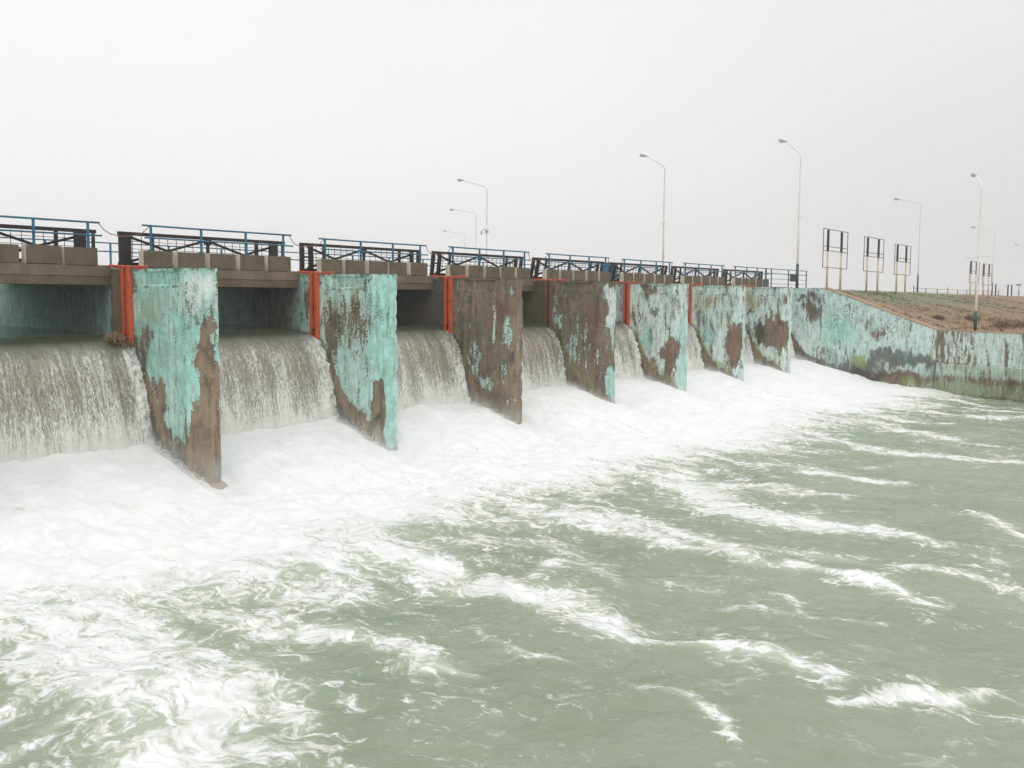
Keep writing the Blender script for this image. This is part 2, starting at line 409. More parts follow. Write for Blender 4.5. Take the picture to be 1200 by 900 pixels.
def make_pier(n, spec, name='concrete_pier'):
    ysu = np.concatenate([np.linspace(9.9, 3.0, 28)[:-1], np.linspace(3.0, 0, 61)])
    N1 = ((TH-.352)/2, -.534); N2 = ((TH+.352)/2, -.534)
    pts = [(0.0, y, 2.3-y) for y in ysu]
    for t in np.linspace(0, 1, 13)[1:]: pts.append((N1[0]*t, N1[1]*t, U0+LB*t))
    for t in np.linspace(0, 1, 9)[1:]: pts.append((N1[0]+.352*t, N1[1], U1+.352*t))
    for t in np.linspace(0, 1, 9)[1:]: pts.append((N2[0]+(TH-N2[0])*t, N2[1]*(1-t), U2+LB*t))
    for y in np.linspace(0, 9.9, 35)[1:]: pts.append((TH, y, U3+y))
    pts.append((TH/2, 10.2, U3+10.3))
    pts = np.array(pts); zs = np.linspace(-1.6, 6.0, 128)
    n_, k_ = len(pts), len(zs)
    P = np.zeros((n_, k_, 3)); P[..., 0] = pts[:, 0:1]; P[..., 1] = pts[:, 1:2]; P[..., 2] = zs[None]
    U = np.repeat(pts[:, 2:3], k_, 1); Z = P[..., 2]
    rec = (U > .45) & (U < 2.05) & (Z > 5.55) & (Z < 5.9)
    P[..., 0] += rec*.055
    # worn arrises and small hollows
    chip = fbm(U*4+n*31, Z*4, 5, 3)
    P[..., 0] += np.where(U < U0, (chip-.5)*.03, 0)
    P[..., 1] += np.where((U > U1-.05) & (U < U2+.05), (chip-.5)*.04, 0)
    P[..., 0] += np.where((U > U2-.09) & (U < U2+.09), -np.clip(chip-.6, 0, 1)*.35, 0)
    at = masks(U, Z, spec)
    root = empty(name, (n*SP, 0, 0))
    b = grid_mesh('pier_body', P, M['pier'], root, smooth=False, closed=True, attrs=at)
    cap = MB(); ring = [(x, y, 6.0) for x, y, _ in pts]
    c0 = len(ring); cap.add(ring, [tuple(range(c0))]); cap.build('pier_top', M['slab'], root)
    # toe of the foundation, awash just below the nose
    f = MB()
    f.add([(.14, -.2, -.9), (.78, -.2, -.9), (.85, -1.75, -1.2), (.4, -1.95, -1.2), (.2, -.3, .42), (.75, -.3, .42), (.72, -.62, .34), (.24, -.62, .34), (.80, -1.35, -.26), (.52, -1.5, -.34)],
          [(4, 5, 6, 7), (7, 6, 8, 9), (5, 1, 2, 8, 6), (4, 7, 9, 3, 0), (9, 8, 2, 3), (4, 0, 1, 5)])
    fo = f.build('footing', M['weir'], root, bevel=.04); fo.location.z = -.05 if n == 0 else -.2
    return root

def vline(c, u, w, za, zb, v): return (c, u-w, u+w, za, zb, v)
GREY = {'paint': .02, 'pale': .4}
specs = [
 # 0: mostly outside the picture
 dict(base={'paint': .85, 'pale': .2}, blobs=[('paint', 2.9, 2.0, .8, 2.0, -.7)]),
 # 1
 dict(base={'paint': 1.0, 'pale': .05, 'warm': .5}, moss=.2,
      blobs=[('paint', 3.0, 2.0, .62, 2.4, -.85), ('paint', 2.85, 3.7, .55, 1.1, -.62), ('paint', 2.55, 1.8, .45, 1.0, -.6), ('paint', 1.15, 2.5, .5, .65, -1.0), ('warm', 1.15, 2.4, .6, .8, .6), ('warm', 2.9, 2.2, .7, 2.2, .35), ('paint', 2.6, 2.5, .4, .9, .25),
             ('paint', .28, 3.95, .35, .55, -.55), ('paint', .15, 5.1, .25, .4, -.35), ('grime_shade', .3, 3.9, .4, .6, .35),
             ('pale', 2.75, 5.4, .7, .6, .8), ('pale', .9, 5.0, .9, .7, .2), ('rust', 1.0, 5.0, .7, .6, .45), ('algae', 1.0, 5.0, .8, .7, .18),
             ('red', 2.55, 4.2, .35, .9, .6), ('dark', 2.05, .75, .3, .7, .45), ('chips', 1.4, 4.4, 1.2, 1.2, .35), ('paint', -.4, 5.0, .5, 1.5, -.75), ('grime_shade', -.5, 4.8, .6, 1.5, .4)],
      rects=[('paint', -1.1, -.1, 3.7, 6.1, -1.3), vline('paint', 2.32, .05, 1.5, 3.6, .6), vline('dark', 1.58, .018, 2.0, 5.5, .5), vline('dark', 2.9, .012, .6, 5.9, .35), vline('pale', 1.63, .03, 2.0, 5.5, .6)]),
 # 2
 dict(base={'paint': .85, 'pale': .3, 'warm': .45}, moss=.4,
      blobs=[('paint', 1.0, 4.35, 1.25, .85, -.45), ('grime_shade', 1.1, 4.3, 1.1, .8, .35), ('paint', .2, 5.2, .3, .7, -.3), ('pale', 1.0, 4.6, 1.2, 1.2, .35),
             ('paint', 2.75, 4.4, .45, 1.6, .8), ('pale', 2.75, 4.2, .5, 1.8, -.35), ('paint', 2.55, 1.75, .24, .85, -1.3), ('paint', 3.15, 3.6, .14, 1.1, -.9),
             ('paint', 3.02, 1.6, .18, 1.6, .9), ('dark', 2.3, 1.15, .3, .45, .5), ('rust', .8, 5.3, .22, .6, .8), ('rust', 1.7, 5.1, .2, .8, .7),
             ('rust', 2.25, 1.0, .2, .5, .6), ('paint', -.55, 5.2, .5, .6, -.8), ('grime_shade', -2.2, 5.0, 1.6, 1.4, .3), ('dark', -1.0, 4.3, .5, .3, .5)],
      rects=[('paint', 2.36, 3.2, 2.75, 6.0, .55), ('paint', 2.38, 2.72, 1.1, 2.6, -1.4), ('paint', 2.78, 3.18, .4, 2.8, 1.1), ('pale', 2.4, 3.2, .4, 6, -.3), vline('dark', 2.87, .016, 3.7, 5.9, .9), ('dark', .9, 2.2, 3.28, 3.33, .5), vline('dark', 2.5, .012, 2, 5.6, .25)]),
 # 3 bare
 dict(base={'paint': .02, 'pale': .3, 'warm': .25, 'grime_shade': .12}, moss=.25,
      blobs=[('paint', .9, 2.85, .5, .65, .42), ('paint', .3, 3.9, .35, .5, .40), ('paint', 1.55, 2.0, .45, .4, .45), ('paint', 2.55, 4.0, .3, .9, .33), ('paint', 2.55, 5.4, .4, .3, .3),
             ('paint', 2.45, 1.2, .5, .35, .4), ('red', 2.35, 5.1, .4, .55, 1.0), ('red', 2.3, 4.2, .45, .55, .75), ('warm', 3.0, 2.5, .5, 2.6, .55), ('warm', .9, 5.1, .8, .5, .4),
             ('dark', .8, 4.2, .9, .5, .28), ('dark', 2.4, 2.9, .5, .35, .35), ('grime_shade', -1.5, 4.8, 1.6, 1.4, .9), ('grime_shade', -4, 4.8, 3.6, 1.6, .9), ('dark', -2.5, 4.8, 2.6, 1.3, .45), ('rust', 1.0, 2.2, .2, .2, .4)],
      rects=[vline('paint', 1.98, .06, 3.5, 5.5, .72), vline('pale', 1.98, .07, 3.3, 5.5, .6), vline('dark', 3.05, .014, .5, 5.9, .3), vline('pale', 3.24, .03, 1, 6, .4)]),
 # 4
 dict(base={'paint': .04, 'pale': .35, 'warm': .15, 'grime_shade': .1}, moss=.45,
      blobs=[('paint', .25, 4.5, .3, .35, .6), ('paint', 1.0, 3.0, 1.0, .8, .26), ('algae', 1.3, 2.2, 1.0, .7, .28), ('red', 2.1, 4.4, .5, 1.0, .9), ('red', 2.2, 2.6, .4, .7, .5),
             ('paint', 3.0, 4.7, .34, 1.3, 1.1), ('pale', 3.0, 4.8, .5, 1.2, .7), ('paint', 2.72, 5.4, .3, .5, .5), ('paint', 2.95, 1.5, .38, 1.1, 1.1), ('pale', 2.9, 1.6, .4, 1.2, -.2),
             ('rust', 2.2, 1.0, .4, .4, .7), ('grime_shade', -1.5, 4.8, 1.6, 1.4, .8), ('grime_shade', -4, 4.8, 3.6, 1.6, .8), ('dark', -2.5, 4.8, 2.6, 1.3, .4)],
      rects=[vline('paint', 1.75, .05, 2.2, 5.0, .5), vline('pale', 1.75, .06, 2.2, 5.0, .5)]),
 # 5
 dict(base={'paint': .82, 'pale': .78, 'warm': .3}, moss=.6,
      blobs=[('pale', 1.1, 4.5, 1.2, 1.2, .35), ('grime_shade', 1.0, 5.75, .6, .25, .55), ('paint', 1.0, 5.75, .6, .22, -.5), ('paint', 1.2, 4.5, .4, .3, -.38), ('dark', 1.2, 4.5, .35, .3, .3),
             ('paint', .2, 4.6, .3, .6, -.25), ('dark', 1.05, 3.35, .35, .3, .3), ('paint', 2.2, 2.5, .42, 1.0, -.9), ('red', 2.2, 2.5, .4, .9, .4), ('paint', 1.3, 2.0, .5, .5, -.45),
             ('paint', 1.75, 2.2, .25, .6, .45), ('pale', .7, 3.2, .7, .6, -.6), ('paint', 2.85, 2.0, .3, 2.0, .5), ('pale', 2.9, 2.0, .4, 2.2, -.5), ('rust', 2.1, 1.1, .4, .5, .8), ('algae', .4, 2.6, .3, .9, .35), ('chips', 1.2, 4, 1.2, 1.6, .3)],
      rects=[vline('dark', 2.9, .012, 1, 5.9, .3)]),
 # 6
 dict(base={'paint': .80, 'pale': .8, 'warm': .25}, moss=.6,
      blobs=[('rust', 1.0, 5.3, .9, .5, .7), ('algae', .7, 5.0, .5, .6, .15), ('dark', .35, 4.6, .25, .6, .4), ('dark', 1.2, 3.7, .5, .3, .55), ('pale', .7, 3.0, .8, .7, -.7),
             ('paint', 2.5, 2.8, .5, 1.4, -.95), ('red', 2.4, 2.7, .5, 1.2, .7), ('dark', 2.2, 2.8, .4, 1.0, .25), ('paint', 1.3, 2.6, .3, .8, -.3), ('paint', 3.05, 2.2, .2, .5, .9), ('paint', 1.75, 2.6, .2, .9, .4), ('algae', .4, 2.4, .35, .9, .4), ('chips', 1.2, 4.4, 1.2, 1.2, .3)],
      rects=[]),
 # 7
 dict(base={'paint': .80, 'pale': .8, 'warm': .15}, moss=.5,
      blobs=[('rust', .7, 5.2, .8, .6, .8), ('algae', .6, 4.9, .6, .8, .25), ('dark', .5, 4.5, .25, .25, .6), ('paint', 1.5, 3.3, .8, .75, -1.0), ('dark', 1.1, 3.3, .6, .7, .55), ('paint', 2.4, 3.2, .5, 1.2, -1.0),
             ('red', 2.3, 3.2, .5, 1.1, .6), ('dark', 2.3, 3.6, .35, .6, .3), ('paint', .55, 3.1, .3, .6, .3), ('pale', .6, 3.1, .5, .9, -.5), ('algae', .6, 2.2, .6, .6, .35), ('pale', 3.1, 3.5, .3, 2.6, .6), ('paint', 3.1, 3.5, .3, 2.6, .4), ('chips', 1.2, 4.4, 1.2, 1.2, .3)],
      rects=[]),
]
pier_labels = [
 'turquoise painted pier at the near end of the dam, farthest from the grassy bank',
 'bright turquoise pier with a big brown bare patch down its nose, dried brush beside it',
 'turquoise pier with grey weathered patch and bright turquoise stripe along its nose',
 'bare brown pier with hardly any paint left and orange stain near its top',
 'brown pier with a broken pale turquoise stripe along its nose edge',
 'pale turquoise pier with one dark grey patch under its top edge, between worn piers',
 'pale turquoise pier with rusty upper streaks, second pier before the grassy bank',
 'small far pier with dark reddish bare middle, last before the sloping bank wall']
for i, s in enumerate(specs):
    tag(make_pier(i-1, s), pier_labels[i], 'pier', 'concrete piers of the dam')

# ------------------------------------------------------------------ bridge spans between piers
span_names = ['at the near end of the dam', 'left of the bright turquoise brown-nosed pier', 'right of the brown-nosed turquoise pier', 'behind the pier with turquoise nose stripe',
              'behind the bare brown pier', 'behind the brown pier with broken pale stripe', 'behind the pale pier with dark grey top patch', 'behind the pale pier with rusty upper streaks', 'at the far end beside the sloping bank wall']
XA, XB = TH+.012, SP-.012
def make_span():
    root = empty('bridge_span')
    b = MB(); b.box(XA, XB, 3.35, 3.85, 5.56, 5.80, 0); b.box(XA, XB, 3.335, 3.85, 5.80, 6.095, 1)
    b.build('edge_beam', [M['beam'], M['lip']], root, bevel=.012)
    d = MB(); d.box(-.0 + TH/2 + .004, SP + TH/2 - .004, 3.86, 9.2, 6.012, 6.13); d.box(XA, XB, 3.86, 9.2, 5.7, 6.012)
    d.build('deck_slab', M['slab'], root)
    r2 = random.Random(3)
    for k in range(5):
        x0 = 1.02 + k*1.135; q = MB(); t = r2.uniform(-.012, .012)
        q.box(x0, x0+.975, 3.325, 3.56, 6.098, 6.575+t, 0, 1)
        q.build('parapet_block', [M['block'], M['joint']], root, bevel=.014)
    return root
def place(root, i, n, label, cat, group):
    o = root if i == 0 else copy_tree(root)
    o.location.x = n*SP; tag(o, label, cat, group); return o
sp0 = make_span()
for i in range(8):
    o = place(sp0, i, i-1, 'concrete bridge span ' + span_names[i+1 if i else 0] if i else 'concrete bridge span with parapet blocks left of the bright turquoise brown-nosed pier', 'bridge span', 'bridge spans between the piers')
jit = random.Random(77)
for ob in list(COL.objects):                    # blocks have settled unevenly
    if ob.name.startswith('parapet_block'):
        cx = sum(v.co.x for v in ob.data.vertices)/len(ob.data.vertices)
        a = jit.gauss(0, .004); ob.rotation_euler.y = a; ob.location.z = a*cx + jit.uniform(-.004, .012); ob.location.y = jit.uniform(-.012, .004); ob.location.x = jit.uniform(-.008, .008)

# ------------------------------------------------------------------ blue railings on the parapet
def make_rail():
    root = empty('blue_railing')
    for x in (1.33, 3.07, 4.75, 6.29):
        p = MB(); p.box(x-.028, x+.028, 3.42, 3.476, 6.55, 7.262); p.box(x-.07, x+.07, 3.39, 3.51, 6.56, 6.585)
        p.build('post', M['blue'], root)
    t = MB(); t.tube([(1.05, 3.448, 7.285), (2.7, 3.452, 7.278), (4.6, 3.446, 7.282), (6.64, 3.45, 7.286)], .028); t.build('top_rail', M['blue'], root, True)
    t = MB(); t.tube([(1.1, 3.405, 6.93), (3.2, 3.402, 6.925), (6.68, 3.405, 6.93)], .024); t.build('mid_rail', M['blue'], root, True)
    return root
r0 = make_rail()
for i in range(8):
    o = place(r0, i, i-1, 'blue parapet railing ' + (span_names[i+1] if i else 'left of the bright turquoise brown-nosed pier'), 'railing', 'blue railings on the parapet')
    if i: o.rotation_euler = (jit.gauss(0, .004), 0, jit.gauss(0, .003))

def make_back_rail():
    root = empty('walkway_railing')
    for x in (1.2, 3.5, 5.8):
        p = MB(); p.box(x-.025, x+.025, 8.95, 9.0, 6.128, 7.05); p.build('post', M['blue'], root)
    for z in (7.05, 6.76):
        t = MB(); t.tube([(.02, 8.975, z), (6.88, 8.975, z)], .022); t.build('rail', M['blue'], root, True)
    return root
b0 = make_back_rail()
for i in range(8): place(b0, i, i-1, 'thin far-edge railing ' + (span_names[i+1] if i else 'left of the bright turquoise brown-nosed pier'), 'railing', 'thin blue railings on the far deck edge')

# ------------------------------------------------------------------ dark steel trusses behind the railings
def make_truss(double):
    root = empty('steel_truss')
    L, H = 6.15, .93
    def bar(nm, a, b, w, h=.07):
        q = MB(); q.bar(a, b, w, h); return q.build(nm, M['black'], root)
    bar('top_chord', (-.02, 0, H), (L+.02, 0, H), .10, .10)
    bar('bottom_chord', (-.02, 0, .05), (L+.02, 0, .05), .10, .10)
    if double:
        for x in (.06, .46, L-.46, L-.06): bar('end_post', (x, 0, .1), (x, 0, H-.05), .16, .09)
        bar('end_rung', (.14, 0, .5), (.38, 0, .5), .06); bar('end_rung', (L-.38, 0, .4), (L-.14, 0, .4), .06)
    else:
        q = MB(); q.box(0, .38, -.04, .04, .1, H-.05); q.build('end_post', M['black'], root)
        q = MB(); q.box(L-.62, L-.28, -.04, .04, .1, H-.05); q.build('end_post', M['black'], root)
        bar('end_post', (L-.05, 0, .1), (L-.05, 0, H-.05), .08, .06); bar('end_rung', (L-.28, 0, .42), (L-.09, 0, .42), .05)
    for x in (1.1, L/2, L-1.15): bar('post', (x, .0, .1), (x, .0, H-.05), .085)
    q = MB(); q.box(L/2-.14, L/2+.14, -.012, .012, H-.2, H-.05); q.build('gusset', M['black'], root)
    for a, b in (((.35, H-.08), (L/2-.1, .1)), ((.35, .12), (L/2-.12, H-.1)), ((L/2+.12, H-.1), (L-.45, .12)), ((L/2+.1, .1), (L-.35, H-.12))):
        bar('brace', (a[0], .05, a[1]), (b[0], .05, b[1]), .07, .05)
    w = MB()
    x = .2
    while x < L: w.bar((x, .1, .08), (x, .1, H-.06), .014, .014); x += .3
    for z in (.28, .5, .72): w.bar((.05, .1, z), (L-.05, .1, z), .014, .014)
    w.build('wire_mesh', M['wire'], root)
    return root
ta = make_truss(False); tb = make_truss(True)
tilts = [0, 0, 0, 7, 11, 11, 6, 3]
used = set()
for i in range(8):
    src = ta if i < 2 else tb
    o = src if src.name not in used else copy_tree(src); used.add(src.name)
    o.location = ((i-1)*SP+.66, 3.98 if tilts[i] < 5 else 4.05, 6.14); o.rotation_euler.x = math.radians(tilts[i])
    tag(o, ('leaning' if tilts[i] > 5 else 'upright') + ' dark steel truss ' + (span_names[i+1] if i else 'left of the bright turquoise brown-nosed pier'), 'truss', 'dark steel trusses behind the blue railings')

# ropes sagging from rail to truss over the piers
def rope(n):
    x = n*SP; m = MB()
    pts = [(x-.28, 3.45, 7.27), (x-.05, 3.6, 7.12), (x+.25, 3.75, 7.02), (x+.62, 3.85, 6.97), (x+.9, 3.8, 6.99), (x+1.15, 3.6, 7.06), (x+1.3, 3.45, 7.27)]
    m.tube(pts, .013, 6); return m.build('sagging_rope', M['rope'], None, True)
rope_where = ['over the bright turquoise pier with brown nose', 'over the pier with grey weathered patch', 'over the bare brown pier', 'over the brown pier with broken pale stripe', 'over the pale pier with dark grey top patch', 'over the pale pier with rusty upper streaks', 'over the last small pier before the bank']
for n in range(7): tag(rope(n), 'reddish rope sagging between two railings ' + rope_where[n], 'rope', 'ropes sagging between the railings')

# ------------------------------------------------------------------ orange gate guides
def make_guide(n, worn):
    root = empty('gate_guide', (n*SP, 2.5, 0))
    mt = M['orange_worn'] if worn else M['orange']
    for y0, y1 in ((-.17, -.055), (.06, .17)):
        q = MB(); q.box(-.15, -.012, y0, y1, 3.86 if y0 < 0 else 3.95, 6.03); q.build('channel', mt if y0 > 0 or worn else M['orange'], root, bevel=.008)
    q = MB(); q.box(-.04, -.012, -.055, .06, 3.9, 5.98); q.build('web', M['black'], root)
    q = MB(); q.box(-.16, -.006, -.05, .06, 4.16, 4.2); q.build('clip', M['black'], root)
    q = MB(); q.torus((-.08, -.07, 6.07), .085, .032, 'Z'); q.build('ring', M['orange'], root, True)
    r2 = random.Random(n+5); q = MB()
    for k in range(9):
        y = .2 + k*.085
        q.torus((-.03+r2.uniform(-.03, .03), y, 6.05+.035*(k % 2)+.04*k/9), .05, .022, 'XZ'[k % 2] if k % 2 else 'Z', 10, 5, 1.0)
    q.build('chain', M['orange'], root, True)
    q = MB()
    for k in range(7):
        q.torus((.03+r2.uniform(-.03, .03), -.25-k*.085, 6.035+.03*(k % 2)), .05, .022, 'Z' if k % 2 else 'X', 10, 5)
    q.build('chain', M['orange'], root, True)
    return root
for n in range(8):
    w = ['pier with brown nose', 'pier with grey weathered patch', 'bare brown pier', 'brown pier with broken pale stripe', 'pale pier with dark grey top patch', 'pale pier with rusty upper streaks', 'small last pier before the bank', 'bank wall'][n]
    if n < 7:
        tag(make_guide(n, n in (3,)), ('worn ' if n == 3 else '') + 'orange gate guide on the side of the ' + w, 'gate guide', 'orange gate guides on the piers')

# dried brush caught at the crest
def brush(name, loc, r, n, seed, mat, droop=.3, h=1.0, tk=1.0):
    rr = random.Random(seed); m = MB()
    for _ in range(n):
        a = rr.uniform(0, 2*PI); e = rr.uniform(-.3, 1.2); d = Vector((math.cos(a)*math.cos(e), math.sin(a)*math.cos(e), math.sin(e)*h))
        s = Vector((rr.gauss(0, r*.25), rr.gauss(0, r*.25), rr.gauss(0, r*.12)+r*.2)); l = r*rr.uniform(.4, 1.0)
        p1 = s + d*l*.55 + Vector((rr.gauss(0, .1*r), rr.gauss(0, .1*r), 0)); p2 = s + d*l - Vector((0, 0, droop*l))
        m.tube([s, p1, p2], [.012*tk*r/.4, .009*tk*r/.4, .003*tk], 4)
    o = m.build(name, mat); o.location = loc; return o
tag(brush('dried_brush', (-.48, 2.5, 4.02), .34, 150, 1, M['twig'], .55, 1, 1.7), 'clump of dried brown brush caught at the water crest beside the turquoise pier', 'brush', 'dried brush caught on the crest')
tag(brush('dried_brush', (-.13, 2.3, 3.9), .16, 90, 2, M['twig'], .6, 1, 1.7), 'small tuft of dried brown brush below the first orange gate guide', 'brush', 'dried brush caught on the crest')
def weeds():
    rr = random.Random(9); m = MB()
    for _ in range(16):
        y = rr.uniform(2.8, 3.15); z = 6.0; pts = []
        for k in range(7): pts.append((-.03-.02*rr.random(), y+rr.gauss(0, .03)-.03*k, z-.3*k*rr.uniform(.8, 1.1)))
        m.tube(pts, .009, 4)
    return m.build('hanging_weeds', M['twig'])
tag(weeds(), 'dry brown strands hanging down the pier beside the first orange gate guide', 'weeds')

# ------------------------------------------------------------------ weir and falling water
PROF = np.array([(3.6, 4.16), (3.1, 4.11), (2.75, 4.03), (2.5, 3.92), (2.3, 3.72), (2.12, 3.40), (1.95, 2.95), (1.8, 2.4), (1.66, 1.8), (1.53, 1.2), (1.42, .6), (1.36, .2)])
def resample(pr, n):
    d = np.concatenate([[0], np.cumsum(np.hypot(*np.diff(pr, axis=0).T))]); t = np.linspace(0, d[-1], n)
    # smooth by two passes of averaging
    q = np.stack([np.interp(t, d, pr[:, 0]), np.interp(t, d, pr[:, 1])], 1)
    for _ in range(max(2, n//14)): q[1:-1] = (q[:-2]+2*q[1:-1]+q[2:])/4
    return q, t
wq, wt = resample(PROF, 50)
wo = wq - np.array([-.02, .13])
wm = MB(); n_ = len(wo); wx0, wx1 = -SP+.3, 7*SP+.2
ring = [(y+.10, z) for y, z in wo] + [(1.4, -1.6), (5, -1.6), (5, 3.2)]
wm.add([(wx0, y, z) for y, z in ring]+[(wx1, y, z) for y, z in ring], [(i, (i+1) % len(ring), len(ring)+(i+1) % len(ring), len(ring)+i) for i in range(len(ring))])
tag(wm.build('spillway_weir', M['weir'], None, True), 'brown wet concrete weir showing through the falling water between the piers', 'weir')

def curtain(n):
    xs = np.linspace(XA-.01, XB+.01, 150); q, t = resample(PROF, 90)
    X, T = np.meshgrid(xs, t, indexing='ij')
    Y = np.repeat(q[None, :, 0], len(xs), 0); Z = np.repeat(q[None, :, 1], len(xs), 0)
    dv = np.gradient(q, axis=0); nrm = np.stack([dv[:, 1], -dv[:, 0]], 1); nrm /= np.linalg.norm(nrm, axis=1)[:, None]
    if nrm[60, 0] > 0: nrm = -nrm
    k = sstep(.9, 1.8, T)
    st = fbm((X+n*13)*5.5, T*.5+n*3, 3, 4)-.5
    sh = fbm((X+n*13)*14, T*5+n*7, 8, 3, .6)-.5
    r = XB - X
    edge = (1-sstep(.12, .75+.25*np.sin(n*2.1), r))*sstep(.75, 1.3, T)
    ledge = (1-sstep(.05, .35, X-XA))*sstep(.9, 1.6, T)*.5
    D = k*(st*.16 + sh*.05) + edge*(.04+(fbm(X*10+n, T*6, 21, 4, .65)-.45)*.30)
    wave = (fbm(X*1.6+n*5, T*1.2, 4, 2)-.5)*.05
    Y = Y + nrm[None, :, 0]*(D+wave); Z = Z + nrm[None, :, 1]*(D+wave*.6)
    # the outer end falls away from the pier a little (the jet leaves the wall)
    Y = Y - .0*edge
    big = {0: .8, 1: .75}.get(n+1, .38)
    white = np.clip(edge*big*1.0 + ledge, 0, 1) + sstep(.45, .8, fbm((X+n*9)*2.2, T*.25, 15, 3))*.22*k + (.12 if n >= 3 else 0)
    uv = np.stack([X+n*17.0, T], -1)
    P = np.stack([X+n*SP, Y, Z], -1)
    o = grid_mesh('falling_water', P, M['fall'], None, True, attrs={'white': white}, uv=uv, flip=False)
    return tag(o, kind='structure')
for n in range(-1, 7): curtain(n)

# upstream pool
xs = np.array([-1500, -400, -100, -40, -20, -6.9, 10, 25, 40, 48.36]); ys = np.array([3.55, 4.2, 5, 7, 9.5, 20, 60, 200, 600, 1600.])
X, Y = np.meshgrid(xs, ys, indexing='ij'); Z = np.interp(Y, [3.55, 5, 9], [4.15, 4.22, 4.3])
tag(grid_mesh('reservoir_water', np.stack([X, Y, Z], -1), M['reservoir']), kind='structure')

# ------------------------------------------------------------------ the river below
def axis(parts):
    out = []
    for a, b, s in parts: out.append(np.arange(a, b, s))
    return np.concatenate(out + [[parts[-1][1]]])
xs = axis([(-400, -100, 60), (-100, -30, 10), (-30, -14, 1.2), (-14, 22, .085), (22, 50.2, .17)])
ys = axis([(-400, -100, 60), (-100, -40, 10), (-40, -22, .9), (-22, -9, .085), (-9, 1.52, .075)])
X, Y = np.meshgrid(xs, ys, indexing='ij')
STREAK = [  # points in metres, half width, strength
 ([(-.3,-6.1),(-.4,-8.3),(-1,-10.4),(-.8,-11.9),(-1.2,-14),(-1.5,-15.3),(-1.4,-16),(-1.2,-16.6),(-1.3,-17.5),(-1.4,-18.1)], [1.0,1.0,.75,.65,.5,.42,.4,.36,.35,.2], .78),
 ([(5.4,-7.2),(5.2,-8.9),(5.3,-10.6),(4.8,-11.8),(4.2,-13.2),(3.8,-14.6),(4,-15.4),(3.9,-16.1),(3.8,-16.9),(3.2,-18.1)], [1.2,1.1,.85,.55,.5,.35,.3,.3,.3,.2], .74),
 ([(6.6,-9),(5.4,-12.5),(4.9,-14.1),(5.7,-15.8),(5.2,-17),(5.4,-18.4),(4.9,-19.3)], [.6,.5,.4,.4,.35,.3,.3], .58),
 ([(13,-7.5),(11,-9.2),(8.8,-11.6),(8.7,-13.4),(8.6,-14.9),(8.6,-16.2),(8.1,-17)], [1.6,1.3,.9,.75,.6,.45,.2], .8),
 ([(33,-7.2),(32.8,-10),(32.7,-11.8)], [.8,.6,.3], .75),
 ([(25,-7.5),(22.3,-11.6),(21.8,-13.8),(22.3,-16.2),(22,-20)], [1,.7,.6,.6,.5], .75),
 ([(30.7,-8.4),(28.4,-11.6),(27.1,-13.6),(26.1,-15.3)], [.8,.6,.45,.3], .72),
 ([(16.1,-8),(16.4,-10.5),(15.2,-12.5),(15.6,-14.2)], [1,.9,.7,.3], .6),
 ([(12,-9.8),(12.2,-12.2),(12.6,-13.6)], [.8,.55,.2], .5),
 ([(-6,-5),(-7,-7.6),(-7.5,-9.3),(-8,-11),(-9.1,-12.3),(-9.9,-13.3)], [2.0,1.8,1.5,1.3,1.2,1.0], .78),
 ([(-6.9,-9.3),(-6.8,-11.0),(-7.3,-12.4)], [.6,.7,.5], .5),
 ([(-10.2,-9.4),(-9.6,-9),(-8.7,-8.5),(-7.8,-8.1),(-7.1,-8.2)], [.3,.3,.3,.3,.3], .5),
 ([(-10.8,-10.4),(-10.2,-10.2),(-9.4,-10),(-8.6,-9.6)], [.3,.3,.3,.3], .5),
 ([(-5,-8),(-4.9,-9.5),(-4.3,-10.3),(-4.4,-11.3),(-4.7,-12.5),(-4.8,-13.4)], [.9,.7,.6,.45,.3,.15], .62),
 ([(-7.1,-8.8),(-5.6,-8.7),(-3.6,-8.1),(-2.9,-9.2)], [.6,.55,.6,.5], .5),
 ([(-2.4,-18.3),(-1.9,-18.7),(-1.35,-19.1),(-1.15,-19.5),(-.8,-19.8),(-.5,-20.2),(0,-20.9)], [.12,.14,.15,.16,.15,.13,.1], .66),
 ([(43.6,-9.1),(43.4,-10.9),(42,-13.3),(41,-16)], [.6,.5,.5,.4], .66),
 ([(37.2,-8.1),(36.6,-11.5),(37.4,-13.8),(37,-17)], [.8,.6,.5,.4], .68),
 ([(40.5,-8),(39.5,-12),(39,-16)], [.6,.5,.4], .55),
 ([(-1.5,-11),(-.6,-11.2),(1.4,-10.8),(1.5,-11.7),(.6,-12.8)], [.25,.3,.35,.3,.2], .45),
 ([(2.4,-8.0),(2.6,-9.6),(2.0,-10.8)], [.9,.6,.3], .5),
 ([(-7.8,-11.1),(-8,-12.3),(-8.5,-13.2)], [.4,.4,.3], .5),
 ([(-3.6,-15.6),(-3.8,-16.4),(-4,-17),(-4.5,-17.4)], [.1,.12,.1,.06], .4),
 ([(12.6,-16.8),(11.9,-17.6),(10.5,-18.4),(9.5,-19.6)], [.3,.35,.35,.3], .5),
 ([(-2.9,-12.2),(-3.4,-13.3),(-3.2,-14.2)], [.14,.16,.1], .42),
 ([(2,-15.5),(1.2,-16.5),(1.6,-17.5)], [.16,.16,.1], .36),
]
warpx = (fbm(X*.5, Y*.5, 41, 3)-.5)*1.5 + (fbm(X*1.7, Y*1.7, 43, 2)-.5)*.4
warpy = (fbm(X*.5+9, Y*.5, 42, 3)-.5)*1.3
Xw, Yw = X+warpx*np.clip((-Y-5)/3, 0, 1)*.6, Y+warpy*np.clip((-Y-5)/3, 0, 1)*.6
den = np.zeros_like(X)
